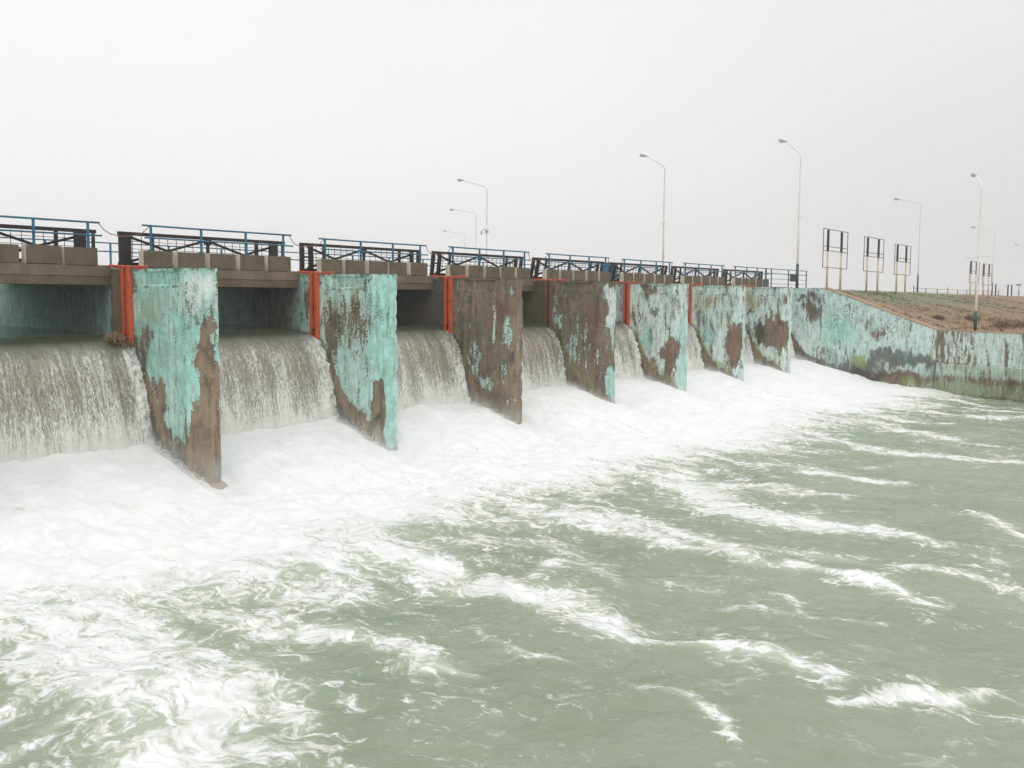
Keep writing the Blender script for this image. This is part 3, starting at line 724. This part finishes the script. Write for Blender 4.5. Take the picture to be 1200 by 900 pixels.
for pts, ws, val in STREAK:
    best = np.full_like(X, 9.0)
    for (a, b), (wa, wb) in zip(zip(pts[:-1], pts[1:]), zip(ws[:-1], ws[1:])):
        dx, dy = b[0]-a[0], b[1]-a[1]; l2 = dx*dx+dy*dy
        t = np.clip(((Xw-a[0])*dx+(Yw-a[1])*dy)/l2, 0, 1)
        d = np.hypot(Xw-a[0]-t*dx, Yw-a[1]-t*dy)/(wa+(wb-wa)*t)
        best = np.minimum(best, d)
    den = np.maximum(den, min(val, .8)*(.52*(1-sstep(0, 1.0, best))+.46*(1-sstep(.2, 2.6, best)))*(1.0 if pts[0][0] > -3 else 1.08))
den *= .62 + .8*fbm(X*1.1, Y*.28, 58, 4)
EX = [-14, -6.7, -5.4, -3.8, -2.5, -.8, 1.4, 4.4, 7.5, 11.1, 14.6, 19.6, 27.1, 33.9, 39.7, 44.4, 50]
EY = [-5.6, -5.6, -5.9, -6.2, -6.6, -6.9, -6.0, -6.3, -6.6, -7.0, -7.4, -7.4, -6.8, -7.0, -7.6, -8.0, -9]
edge = np.interp(X, EX, EY) + (fbm(X*.7, Y*.25, 51, 3)-.5)*3.2
dY = Y - edge
full = sstep(-3.2, 3.2, dY)
den = np.maximum(den, full*1.25)
den = np.maximum(den, .52*sstep(-4.5, .5, dY)*(.5+fbm(X*1.0, Y*.22, 59, 4)))
den = np.maximum(den, .045 + .30*np.clip(fbm(X*.45, Y*.3, 55, 3)-.5, 0, 1))
# heights
inbay = np.minimum(((X % SP)-TH)/.35, (SP-(X % SP))/.3); inbay = np.clip(inbay, 0, 1)
H = np.interp(Y, [-12, -10, -7, -4, -2, -1, -.5, .3, 1.0, 1.5], [-.4, -.4, -.35, -.2, .02, .26, .42, .76, 1.05, 1.22])
H = np.where(Y > -3, H - (1-inbay)*.22*np.clip((Y+3)/2, 0, 1), H)
H = H + .24*np.exp(-((Y+.9)/1.3)**2)*np.clip(np.minimum(((X % SP)-TH)/1.6, (SP-(X % SP))/1.4), 0, 1)*(.7+.6*vn(X/SP*1.7, X*0+.5, 63))
H = H + np.interp(X, [-7, 2, 7.5, 14, 20, 48], [0, 0, .14, .26, .52, .5])*np.interp(Y, [-9, -5.5, -2, .3, 1.5], [0, .18, .95, .8, .3])
# shock waves spreading from the pier noses
def billow(x, y, s, o=4):
    t = 0; a = 1; w = 0
    for k in range(o):
        t = t + a*(1-np.abs(2*vn(x*2**k+5.1*k, y*2**k+3.7*k, s+k)-1)); w += a; a *= .5
    return t/w
amp = np.interp(Y, [-20, -10, -6, -3, -1, 1.5], [.0, .03, .08, .14, .15, .10])
turb = (billow(X*2.1+warpx*.9, Y*1.5+warpy*.9, 61, 4)-.55)*amp*1.0 + (fbm(X*.8+warpx, Y*.7, 66, 2)-.5)*amp*1.4
swell = (fbm(X*.34, Y*.3, 71, 3)-.5)*.30 + (fbm(X*.9+warpx, Y*.75, 72, 3)-.5)*.14
chop = (billow(X*1.1+warpx, Y*.9+warpy, 75, 4)-.55)*.06
rough = (fbm(X*5, Y*4.2, 77, 3)-.5)*(.035+.10*sstep(-7, -2, Y))
Z = H + turb + (swell+chop+rough)*np.interp(Y, [-60, -40, -8, 0], [.2, 1, 1, .4]) + np.clip(den, 0, 1)*.03
fade = sstep(-60, -25, X)*sstep(-60, -25, Y); Z = WL + (Z-WL)*fade
for (cx, cy, l, w, h) in ((-1.1, -19.5, 1.3, .28, .2), (-1.3, -16.0, .9, .5, .14), (1.2, -13.0, 1.5, .8, .12), (4.2, -13.4, 1.2, .6, .16), (5.2, -17.2, 1, .5, .14), (-7.6, -9.8, 1.2, 1.2, .15)):
    Z = Z + h*np.exp(-((X-cx-(Y-cy)*-.6)/w)**2-((Y-cy)/l)**2)
tag(grid_mesh('river_water', np.stack([X, Y, Z], -1), M['river'], None, True, attrs={'foam': den}), kind='structure')
RX, RY, RZ = xs, ys, Z

def river_z(x, y):
    i = min(max(np.searchsorted(RX, x), 0), len(RX)-1); j = min(max(np.searchsorted(RY, y), 0), len(RY)-1); return RZ[i, j]
def spray():
    rr = random.Random(4); m = MB()
    m_ = NT('spray_white'); mat = m_.done(m_.bsdf((.9, .9, .89), .6))
    oct_f = [(0,2,4),(2,1,4),(1,3,4),(3,0,4),(2,0,5),(1,2,5),(3,1,5),(0,3,5)]
    def drop(p, r): m.add([(p[0]+r, p[1], p[2]), (p[0]-r, p[1], p[2]), (p[0], p[1]+r*.9, p[2]), (p[0], p[1]-r*.9, p[2]), (p[0], p[1], p[2]+r*1.2), (p[0], p[1], p[2]-r)], oct_f)
    for n in range(-1, 7):
        k = 2600 if n < 3 else 1000
        for _ in range(k):                            # foot of the fall
            x = n*SP + rr.uniform(XA+.05, XB-.05); y = rr.uniform(.5, 1.35); z = river_z(x, y)
            drop((x, y, z+abs(rr.gauss(0, .13))+.005), rr.uniform(.005, .016))
        for _ in range(k//2):                         # thrown up along the pier on the far side of the bay
            x = n*SP + SP - abs(rr.gauss(0, .12))-.03; y = rr.uniform(-.9, 1.35); z = river_z(x, y)
            drop((x, y, z+abs(rr.gauss(0, .11))), rr.uniform(.005, .018))
        for _ in range(k//4):                         # beads leaving the edge of the jet
            x = n*SP + SP - abs(rr.gauss(0, .06))-.02; t = rr.random(); i = int(30+t*55); q, _t = CQ
            y, z = q[i]; drop((x, y-abs(rr.gauss(0, .05))-.02, z), rr.uniform(.006, .018))
    o = m.build('spray', mat, None, True); return tag(o, kind='stuff')
CQ = resample(PROF, 90)
spray()

def mist():
    b = MB(); b.box(-SP+.5, 7*SP-.02, -3.2, 1.75, .05, 2.6)
    m = NT('mist'); p = m.pos(); sp = m.n('ShaderNodeSeparateXYZ', {0: p})
    y, z = sp.outputs[1], sp.outputs[2]
    surf = m.n('ShaderNodeMapRange', {0: y, 1: -2.6, 2: 1.4, 3: .1, 4: 1.25}).outputs[0]
    h = m.math('SUBTRACT', 1, m.ss(m.math('SUBTRACT', z, surf), .0, .75))
    f = m.math('MULTIPLY', m.ss(y, -3.0, .5), m.math('SUBTRACT', 1, m.ss(y, 1.45, 1.74)))
    n = m.ss(m.noise(p, 1.5, 3, .6), .35, .7)
    d = m.math('MULTIPLY', m.math('MULTIPLY', h, f), m.math('MULTIPLY', m.math('ADD', .15, n), MIST))
    v = m.n('ShaderNodeVolumePrincipled', {'Color': (.97, .97, .97, 1), 'Density': d, 'Anisotropy': .2}); m.done(vol=v.outputs[0])
    o = b.build('mist', m.mat); return tag(o, kind='stuff')
MIST = .85
mist()

# ------------------------------------------------------------------ bank wall
def wall_x(y): return np.interp(y, [-60, -22.5, -7.25, 0, 20], [41.4, 41.4, 48.5, 48.3, 48.3])
def wall_top(y): return np.interp(y, [-60, -22.5, -7.25, -.4, 20], [3.40, 3.40, 3.45, 5.985, 6.0])
yy = np.concatenate([np.linspace(14, 3, 20)[:-1], np.linspace(3, -13.5, 240)[:-1], np.linspace(-13.5, -22.5, 40)[:-1], np.linspace(-22.5, -60, 12)])
zz = np.linspace(0, 1, 90)
def wspec():
    return dict(base={'paint': .88, 'pale': .68, 'warm': .1},
      blobs=[('paint', 1.75, 4.5, .6, 1.2, -.42), ('dark', 1.7, 5.5, .9, .25, .4), ('dark', 1.9, 4.3, .45, .9, .35), ('dark', 1.1, 5.55, .5, .2, .5),
             ('pale', 3.6, 3.4, 1.2, 1.3, -.35), ('chips', 3.9, 4.2, 1.4, .9, .9), ('chips', 6.6, 3.6, 1.8, .9, 1.0), ('paint', 6.0, 3.3, .6, .3, -.25), ('dark', 5.6, 4.15, .8, .2, .35),
             ('dark', 3.0, 1.8, .8, .5, .38), ('dark', 6.0, 2.0, .8, .35, .45), ('dark', 7.4, 1.7, 1.8, .65, .6), ('dark', 8.9, 1.5, .9, .5, .45), ('algae', 4.9, 1.35, .55, .55, .95), ('rust', 4.6, 1.5, .4, .5, .5),
             ('dark', 5.4, .45, .9, .75, .85), ('paint', 6.5, .35, 2.6, .5, -.8), ('warm', 7.0, .4, 3, .5, .5), ('red', 7.0, .5, 2.4, .35, .35), ('algae', 8.0, 0.0, 2.2, .35, .5), ('dark', 2.0, 1.0, 1.6, .45, .55), ('dark', 3.6, .5, 1.2, .6, .35)],
      rects=[vline('dark', 2.42, .025, 2.5, 4.9, 1.2), vline('pale', 2.3, .06, 1.2, 5.6, .3)])
Yg, Tg = np.meshgrid(yy, zz, indexing='ij'); top = wall_top(Yg); Zg = -1.4 + (top+1.4)*Tg
Ug = 2.3 - Yg
s2 = 7.25+2.3; u2 = np.where(Ug > s2, s2+(Ug-s2)*1.105, Ug)
at = masks(u2, Zg, wspec(), slant=False)
d = Zg - np.interp(u2, SLANT[0], SLANT[1]); near = (u2 < 3.0)
bare = (1-sstep(-.2, .1, d))*near; at['paint'] -= bare; at['dark'] += bare*.25
at['dark'] -= np.exp(-((6.0-Zg)/.10)**2)*.45*(u2 > 2.7)
at['grime_shade'] *= (u2 < -.5)
seg2 = (u2 > s2)
strk = fbm(u2*1.5, Zg*.25, 91, 4)
up2 = seg2*(Zg > 1.45)
at['paint'] -= up2*(.0+1.2*np.clip(strk-.44, 0, 1)+.35*np.clip(1-(u2-s2)/2.5, 0, 1)); at['pale'] += up2*.5; at['warm'] += up2*.2
lo2 = sstep(s2-.5, s2+.4, u2)*(Zg < 1.45)
at['pale'] += lo2*.1; at['paint'] -= lo2*np.exp(-((Zg-.55)/.22)**2)*.5; at['rust'] += lo2*.22; at['dark'] += lo2*np.clip(fbm(u2*1.3, Zg*1.2, 97, 4)-.45, 0, 1)*1.6; at['paint'] -= lo2*.12; at['algae'] += lo2*(Zg < .45)*.42; at['warm'] += lo2*.6
at['dark'] += np.exp(-((Zg+.42)/.12)**2)*.9*(u2 > 5) + seg2*np.exp(-((Zg-1.5)/.05)**2)*.45
at['dark'] += np.exp(-((u2-s2)/.06)**2)*.3
at['dark'] += (1-sstep(.2, 2.0, Zg + (fbm(u2*.9, Zg*.5, 98, 4)-.5)*2.2))*(u2 > 2.8)*(u2 < s2)*.42; at['algae'] += (1-sstep(-.2, 1.3, Zg))*(u2 > 4.5)*.18; at['grime_shade'] += (1-sstep(.3, 1.9, Zg))*(u2 > 3)*.25
rough_ = (fbm(u2*3, Zg*3, 95, 3)-.5)*.04 + seg2*(Zg < 1.45)*-.05
P = np.stack([wall_x(Yg)+rough_, Yg, Zg], -1)
wroot = empty('bank_wall', (0, 0, 0))
tag(wroot, 'long turquoise stained retaining wall stepping down beside the grassy bank', 'wall')
grid_mesh('wall_face', P, M['pier'], wroot, False, attrs=at)
bk = MB(); k = len(yy)
vs = [(float(wall_x(y)), y, float(wall_top(y))) for y in yy] + [(float(wall_x(y))+.55, y, float(wall_top(y))) for y in yy] + [(float(wall_x(y))+.55, y, -1.4) for y in yy]
bk.add(vs, [(i, k+i, k+i+1, i+1) for i in range(k-1)] + [(k+i, 2*k+i, 2*k+i+1, k+i+1) for i in range(k-1)]); bk.build('wall_back', M['slab'], wroot)
cp = MB(); cy = np.concatenate([np.linspace(-.42, -7.25, 40), np.linspace(-7.25, -22.5, 20)[1:]])
vs = []; fs = []
for y in cy:
    x = float(wall_x(y)); z = float(wall_top(y)); w = .42 if y > -7.4 else .3; h = .09 if y > -7.4 else .05
    vs += [(x-.03, y, z-.035), (x-.03, y, z+h), (x+w, y, z+h), (x+w, y, z-.05)]
for i in range(len(cy)-1):
    for j in range(4): fs.append((i*4+j, i*4+(j+1) % 4, i*4+4+(j+1) % 4, i*4+4+j))
fs.append((0, 1, 2, 3)); cp.add(vs, fs); cp.build('coping', M['coping'], wroot)

# ------------------------------------------------------------------ ground
offs = np.concatenate([[-4000, -1200, -500, -200, -160, -100, -60, -30, -10, -3, .12, .3, .6], np.arange(1.0, 14, .45), np.arange(14, 40, .9), np.arange(40, 120, 3), [130, 160, 220, 300, 500, 1000, 2500]])
gy = np.concatenate([[-4000, -1000, -400, -200, -160, -80, -60, -45, -30, -26, -22.5], np.arange(-21, -9, .7), np.arange(-9, 10, .33), np.arange(10, 40, 2.5), [45, 60, 80, 120, 200, 400, 700, 1000, 4000]])
O, Yg = np.meshgrid(offs, gy, indexing='ij'); Xg = wall_x(Yg)+O
yc = np.interp(Xg, [48.3, 52, 58, 110, 175, 400], [-.4, 1.0, 2.3, 5, 9.5, 14])
toe = np.interp(Xg, [48, 60, 120, 300], [-7.4, -8.5, -9.5, -10])
t = np.clip((Yg-toe)/(yc-toe), 0, 1)
land = 3.43 + 2.55*(t*.85+.15*t*t*(3-2*t))
nz = (fbm(Xg*.3, Yg*.3, 101, 4)-.5)*.3*sstep(.6, 5, O) + (fbm(Xg*1.5, Yg*1.5, 105, 3)-.5)*.05*sstep(.8, 2, O)
nz *= np.where(Yg > yc+.5, .2, 1)
nz = np.where(Yg > yc-2.5, np.minimum(nz, .05), nz)
land = land + nz
low = np.where(Yg > 2.5, .5, -3.0)
low = np.where((Yg < -170) | ((O < -170) & (Yg < 2.5)), 2.5, low); low = np.where(Yg > 800, 5.2, low)
Zg = np.where(O > .2, land, low)
green = sstep(6, 12, O)*sstep(.25, .8, t)*(1-sstep(40, 70, O))*.75 + .22*sstep(8, 20, O)
dry = sstep(12, 25, O)*.35*(1-t) + .2
tag(grid_mesh('ground', np.stack([Xg, Yg, Zg], -1), M['ground'], None, True, attrs={'green': green, 'dry': dry}), kind='structure')
def ground_z(x, y):
    o = x-float(wall_x(y)); i = min(max(np.searchsorted(offs, o), 1), len(offs)-1); j = min(max(np.searchsorted(gy, y), 1), len(gy)-1)
    a = np.clip((o-offs[i-1])/(offs[i]-offs[i-1]), 0, 1); b = np.clip((y-gy[j-1])/(gy[j]-gy[j-1]), 0, 1)
    return float((Zg[i-1, j-1]*(1-a)+Zg[i, j-1]*a)*(1-b)+(Zg[i-1, j]*(1-a)+Zg[i, j]*a)*b)

def grass():
    rr = random.Random(21); m = MB()
    for _ in range(8000):
        y = rr.uniform(-14, 3.2); o = 1.2 + rr.random()**1.5*70; x = float(wall_x(y))+o
        v = float(fbm(np.array(x*.3), np.array(y*.3), 131, 3))
        g_ = rr.random() < (.85 if (6 < o < 45 and y > -5.5 and v > .42) else .18)
        if o < 6 and rr.random() < .75: continue
        if v < .38: continue
        z = ground_z(x, y)-.02; h = rr.uniform(.03, .085)*(1 if g_ else (1.2 if y > -3 else 1.5))*(1+.8*(v > .6)); n = 5
        for _k in range(n):
            a = rr.uniform(0, 2*PI); w = h*.35; dx, dy = math.cos(a)*h*.6, math.sin(a)*h*.6; bx, by = rr.gauss(0, .08), rr.gauss(0, .08)
            m.add([(x+bx-dy*.35, y+by+dx*.35, z), (x+bx+dy*.35, y+by-dx*.35, z), (x+bx+dx, y+by+dy, z+h*rr.uniform(.7, 1.1))], [(0, 1, 2)], 0 if g_ else 1)
    return tag(m.build('grass', [M['grass_green'], M['grass_dry']]), kind='stuff')
grass()
for i, (x, y, r, lab) in enumerate([(55.5, -5.7, .5, 'brown dry bush halfway up the bank, nearest the coping'), (55.8, -9.6, .75, 'wide brown dry bush at the foot of the bank, beyond the near lamp post'), (57.8, -10.4, .8, 'dark brown dry bush at the foot of the bank near the picture edge'),
                                (61, -6.5, .55, 'small tan dry bush in the middle of the grassy slope'), (66.3, 1.6, .3, 'small dry bush on the crest between two sign frames'), (72.5, 2.0, .28, 'tiny dry bush on the crest below the third sign frame')]):
    tag(brush('dry_bush', (x, y, ground_z(x, y)-.05), r, 260, 40+i, M['twig'], .15, .8), lab, 'bush', 'dry bushes on the bank')

# ------------------------------------------------------------------ lamp posts
def lamp_post(x, y, h, arm, label, cross=None, far=False, z=None, band=1.2, camera=False):
    z0 = (ground_z(x, y) if z is None else z)-.05
    root = empty('lamp_post', (x, y, z0)); tag(root, label, 'lamp post', 'lamp posts along the roads')
    mt = M['pole_far'] if far else M['pole']
    h = h+.05
    p = MB(); p.tube([(0, 0, 0), (0, 0, h*.45), (0, 0, h-.25), (0, 0, h)], [.085, .07, .05, .046] if not far else [.07, .06, .045, .04], 10); p.build('pole', mt, root, True)
    b = MB(); b.tube([(0, 0, 0), (0, 0, band)], [.1, .095] if not far else [.085, .08], 10); b.build('painted_base', M['green'], root, True)
    a = Vector(arm); q = MB(); q.tube([(0, 0, h-.12), (0, 0, h-.02), tuple(a*.12+Vector((0, 0, h+.02))), tuple(a*.9+Vector((0, 0, h)))], [.04, .04, .036, .03], 8); q.build('arm', mt, root, True)
    tip = a*.9+Vector((0, 0, h)); d = Vector((a.x, a.y, a.z*.35)).normalized()
    hd = MB(); hd.tube([tip-d*.08, tip+d*.05, tip+d*.22, tip+d*.42, tip+d*.5], [.04, .07, .10, .085, .03], 10); ho = hd.build('lamp_head', M['lamp'], root, True)
    gl = MB(); c = tip+d*.32-Vector((0, 0, .09)); gl.tube([c-d*.16, c, c+d*.16], [.05, .085, .05], 8); gl.build('lamp_glass', M['glass'], ho, True)
    if cross:
        cz, cl, dr = cross; v = Vector(dr).normalized()*cl/2; k = MB(); k.tube([tuple(Vector((0, 0, cz))-v), tuple(Vector((0, 0, cz))+v)], .018, 6); k.torus((0, 0, cz), .1, .02, 'Z', 12, 5)
        k.build('crossbar', mt, root, True)
    if camera:
        k = MB(); k.box(-.12, .12, -.1, .1, 5.0, 5.25); k.tube([(0, 0, 5.3), (-.3, .25, 5.3), (-.35, .3, 5.1)], .03, 6); k.tube([(-.35, .3, 5.12), (-.38, .33, 4.85)], [.09, .07], 8)
        k.build('camera_bracket', M['lamp'], root)
    return root
lamp_post(50, -9.1, 8.75, (.65, .55, .75), 'rusty white lamp post standing on the low bank behind the wall, green at its foot', (4.5, 1.7, (0, 1, -.06)), z=3.46)
lamp_post(50, 2.18, 8.9, (-.15, 1.15, 1.05), 'white lamp post at the top corner of the wall beside the blue end railing', (4.9, 1.3, (1, .1, .0)), z=6.0, band=1.7)
lamp_post(50.7, 12.7, 8.9, (-.9, 1.25, .9), 'white lamp post rising behind the trusses, midway along the far half of the dam', (4.9, 1.3, (1, .1, 0)), far=False, z=6.0)
lamp_post(54.5, 32.2, 8.9, (-1.4, 1.9, .72), 'grey lamp post with a small camera bracket on its pole', None, True, 6.0, camera=True)
lamp_post(75.2, 49.8, 8.9, (-1.7, 2.3, .45), 'pale distant lamp post just behind the one with the camera bracket', None, True, 6.0)
lamp_post(105.3, 75.8, 8.9, (-1.9, 2.6, .6), 'faintest smallest lamp post, lowest of the three left of centre', None, True, 6.0)
lamp_post(89.4, 4.4, 8.9, (-1.45, 2.0, .5), 'grey lamp post on the crest just beyond the third sign frame', None, True, 5.95, 1.9)
lamp_post(135.7, 6.25, 8.9, (-1.8, 2.5, .65), 'thin distant lamp post just behind the two far sign frames', None, True, 5.85, 1.9)
lamp_post(187, 9.0, 8.9, (-2.2, 3.0, .7), 'farthest lamp post at the picture edge with only its lamp arm showing', None, True, 5.8)

# ------------------------------------------------------------------ empty sign frames
def sign_frame(x, y, w, zb, zt, label):
    z0 = ground_z(x+w*.5, y)-.05
    root = empty('sign_frame', (x, y, z0)); tag(root, label, 'sign frame', 'empty sign frames along the crest')
    b, t = zb-z0, zt-z0; m = b+(t-b)*.44
    for px in (.26, .82):
        q = MB(); q.tube([(w*px, 0, 0), (w*px, 0, m)], .085, 8); pt = q.build('post', M['cream'], root, True)
        q = MB(); q.box(w*px-.085, w*px+.085, -.07, .07, m, t-.02); q.build('dark_sleeve', M['black'], pt)
    q = MB(); r = .021
    for a, c in (((0, b), (w, b)), ((0, t), (w, t)), ((0, b), (0, t)), ((w, b), (w, t)), ((0, m), (w, m)), ((0, m+(t-b)*.11), (w, m+(t-b)*.11))):
        q.bar((a[0], -.14, a[1]), (c[0], -.14, c[1]), r*2, r*2)
    q.build('frame', M['black'], root)
sign_frame(56.9, 3, 5.5, 7.63, 10.45, 'empty metal sign frame on two posts, nearest the corner lamp post')
sign_frame(66.6, 3, 5.4, 7.6, 10.37, 'empty metal sign frame, middle of the three standing close together')
sign_frame(75.4, 3, 5.1, 7.52, 10.18, 'empty metal sign frame just before the grey lamp post on the crest')
sign_frame(105.1, 3, 4.9, 7.24, 9.64, 'small far sign frame, partly crossed by the rusty lamp post on the low bank')
sign_frame(111.9, 3, 5.2, 7.09, 9.57, 'smallest far sign frame beside the thin distant lamp post')

# ------------------------------------------------------------------ end railing, notice board, cabinet, far fence
root = empty('end_railing', (46.4, 3, 5.98)); tag(root, 'blue tube railing at the far end of the bridge beside the corner lamp post', 'railing')
for x in (.1, 1.1, 4.15, 7.6):
    q = MB(); q.box(x-.03, x+.03, -.03, .03, 0, 1.26); q.build('post', M['blue'], root)
for z in (1.28, .98, .62, .3):
    q = MB(); q.tube([(0, -.02, z), (7.65, -.02, z)], .026 if z > .9 else .014, 8); q.build('rail', M['blue'], root, True)
q = MB(); q.box(50.65, 51.75, 2.90, 2.94, 6.5, 6.98); q.box(50.62, 51.78, 2.885, 2.9, 6.96, 7.0); q.box(50.62, 51.78, 2.885, 2.9, 6.48, 6.52)
tag(q.build('notice_board', M['board']), 'small black blank board hung on the blue end railing', 'board')
root = empty('blue_cabinet', (33.6, 7.1, 6.13)); tag(root, 'bright blue metal cabinet standing on the deck behind the trusses', 'cabinet')
q = MB(); q.box(-.42, .42, -.3, .3, .1, 1.12); q.build('cabinet_body', M['cabinet'], root, bevel=.01)
q = MB(); q.box(-.37, .37, -.325, -.302, .16, 1.06); dd = q.build('door', M['cabinet'], root); q = MB(); q.box(.24, .28, -.35, -.326, .55, .72); q.build('handle', M['lamp'], dd)
q = MB(); q.box(-.47, .47, -.36, .34, 1.122, 1.17); q.build('roof', M['cabinet'], root); q = MB(); q.box(-.38, .38, -.26, .26, 0, .098); q.build('plinth', M['slab'], root)

def far_fence():
    root = empty('crest_fence', (95, 6.2, 5.75)); tag(root, 'low dark post and rail fence along the far crest', 'fence')
    for k in range(10):
        x = k*5.0; q = MB(); q.box(x-.035, x+.035, -.035, .035, -.05, .8 if k % 3 else 1.0); q.build('post', M['black'], root)
    q = MB(); q.tube([(0, 0, .75), (45, 0, .75)], .02, 6); q.build('rail', M['black'], root)
    q = MB(); q.tube([(0, 0, .4), (45, 0, .4)], .014, 6); q.build('rail', M['black'], root)
far_fence()
root = empty('mesh_gate', (140, 6.6, 5.9)); tag(root, 'distant open wire gate with dark posts on the crest', 'gate')
for x, w in ((0, .1), (9, .22), (12, .16)):
    q = MB(); q.box(x-w/2, x+w/2, -.08, .08, 0, 1.7); q.build('post', M['black'], root)
q = MB()
for x in np.arange(.4, 8.8, .8): q.bar((x, 0, .2), (x, 0, 1.6), .02, .02)
for z in (.2, .9, 1.6): q.bar((.1, 0, z), (8.8, 0, z), .04, .04)
q.build('wire_panel', M['pole_far'], root)
q = MB(); q.bar((9, 0, 1.66), (12, 0, 1.66), .05, .05); q.build('top_bar', M['black'], root)
root = empty('floodlight_post', (155.5, 6.2, 5.85)); tag(root, 'short post with a dark flat lamp on top near the picture edge', 'floodlight')
q = MB(); q.box(-.12, .12, -.12, .12, 0, 1.0); q.tube([(0, 0, 1.0), (0, 0, 1.75)], .05, 8); q.build('post', M['lamp'], root)
q = MB(); q.box(-.6, .6, -.3, .3, 1.75, 1.9); q.build('lamp_head', M['black'], root, bevel=.08)

# ------------------------------------------------------------------ haze
HZ = 0.0008
if HZ:
    hz = MB(); hz.box(-300, 420, -300, 500, -4.2, 40)
    hm = NT('haze_air'); v = hm.n('ShaderNodeVolumePrincipled', {'Color': (.93, .94, .95, 1), 'Density': HZ, 'Anisotropy': .25}); hm.done(vol=v.outputs[0])
    ho = hz.build('haze', hm.mat); tag(ho, kind='stuff')

# ------------------------------------------------------------------ sky, sun, camera
w = bpy.data.worlds.new('World'); sc.world = w; w.use_nodes = True
nt = w.node_tree; nt.nodes.clear()
SUN_EL, SUN_AZ = math.radians(58), math.radians(215)
sky = nt.nodes.new('ShaderNodeTexSky'); sky.sky_type = 'NISHITA'; sky.sun_disc = False; sky.sun_elevation = SUN_EL; sky.sun_rotation = SUN_AZ; sky.dust_density = 6; sky.air_density = 1
bw = nt.nodes.new('ShaderNodeRGBToBW'); nt.links.new(sky.outputs[0], bw.inputs[0])
tc = nt.nodes.new('ShaderNodeTexCoord'); sx = nt.nodes.new('ShaderNodeSeparateXYZ'); nt.links.new(tc.outputs['Generated'], sx.inputs[0])
# cloud layer: an even overcast, brighter overhead, a little duller towards +X
mr = nt.nodes.new('ShaderNodeMapRange'); nt.links.new(sx.outputs[2], mr.inputs[0])
for i, v in ((1, 0.0), (2, .35), (3, 9.0), (4, 9.3)): mr.inputs[i].default_value = v
mx_ = nt.nodes.new('ShaderNodeMath'); mx_.operation = 'MAXIMUM'; nt.links.new(sx.outputs[0], mx_.inputs[0]); mx_.inputs[1].default_value = 0
pw = nt.nodes.new('ShaderNodeMath'); pw.operation = 'POWER'; nt.links.new(mx_.outputs[0], pw.inputs[0]); pw.inputs[1].default_value = 8
dx = nt.nodes.new('ShaderNodeMath'); dx.operation = 'MULTIPLY_ADD'; nt.links.new(pw.outputs[0], dx.inputs[0]); dx.inputs[1].default_value = -2.1; nt.links.new(mr.outputs[0], dx.inputs[2])
cn = nt.nodes.new('ShaderNodeTexNoise'); nt.links.new(tc.outputs['Generated'], cn.inputs['Vector']); cn.inputs['Scale'].default_value = 2.2; cn.inputs['Detail'].default_value = 4
cr = nt.nodes.new('ShaderNodeMapRange'); nt.links.new(cn.outputs[0], cr.inputs[0])
for i, v in ((1, .3), (2, .7), (3, .975), (4, 1.025)): cr.inputs[i].default_value = v
cl = nt.nodes.new('ShaderNodeMath'); cl.operation = 'MULTIPLY'; nt.links.new(dx.outputs[0], cl.inputs[0]); nt.links.new(cr.outputs[0], cl.inputs[1])
cm = nt.nodes.new('ShaderNodeMix'); cm.data_type = 'RGBA'; cm.inputs[0].default_value = .9
nt.links.new(bw.outputs[0], cm.inputs[6])
vc = nt.nodes.new('ShaderNodeCombineColor'); 
for i, k in enumerate((1.0, 1.0, 1.005)):
    mm = nt.nodes.new('ShaderNodeMath'); mm.operation = 'MULTIPLY'; nt.links.new(cl.outputs[0], mm.inputs[0]); mm.inputs[1].default_value = k; nt.links.new(mm.outputs[0], vc.inputs[i])
nt.links.new(vc.outputs[0], cm.inputs[7])
bg = nt.nodes.new('ShaderNodeBackground'); nt.links.new(cm.outputs[2], bg.inputs[0]); bg.inputs[1].default_value = .1
ow = nt.nodes.new('ShaderNodeOutputWorld'); nt.links.new(bg.outputs[0], ow.inputs[0])

sl = bpy.data.lights.new('sun', 'SUN'); sl.energy = .8; sl.angle = math.radians(35); sl.color = (1, .97, .93)
so = bpy.data.objects.new('sun', sl); link(so)
sd = Vector((math.sin(SUN_AZ)*math.cos(SUN_EL), math.cos(SUN_AZ)*math.cos(SUN_EL), math.sin(SUN_EL)))
so.rotation_euler = (-sd).to_track_quat('-Z', 'Y').to_euler(); so.location = sd*80

f_px, pitch, roll, yaw = 1169.818, -.0866905, .0060516, .6329148
F = Vector((math.cos(pitch)*math.cos(yaw), math.cos(pitch)*math.sin(yaw), math.sin(pitch)))
R = Vector((math.sin(yaw), -math.cos(yaw), 0)); U = R.cross(F)
R2 = R*math.cos(roll)+U*math.sin(roll); U2 = U*math.cos(roll)-R*math.sin(roll)
cd = bpy.data.cameras.new('camera'); cam = bpy.data.objects.new('camera', cd); link(cam)
cd.sensor_width = 36; cd.lens = 36*f_px/1200; cd.clip_start = .1; cd.clip_end = 9000
mx = Matrix((R2, U2, -F)).transposed().to_4x4(); mx.translation = Vector((-16.08714, -22.44901, 5.28951)); cam.matrix_world = mx
sc.camera = cam

sc.view_settings.view_transform = 'Standard'; sc.view_settings.look = 'None'; sc.view_settings.gamma = 1; sc.view_settings.exposure = 0.2
sc.cycles.use_denoising = True
sc.cycles.max_bounces = 8; sc.cycles.transparent_max_bounces = 12; sc.cycles.volume_bounces = 1
sc.cycles.volume_step_rate = 4
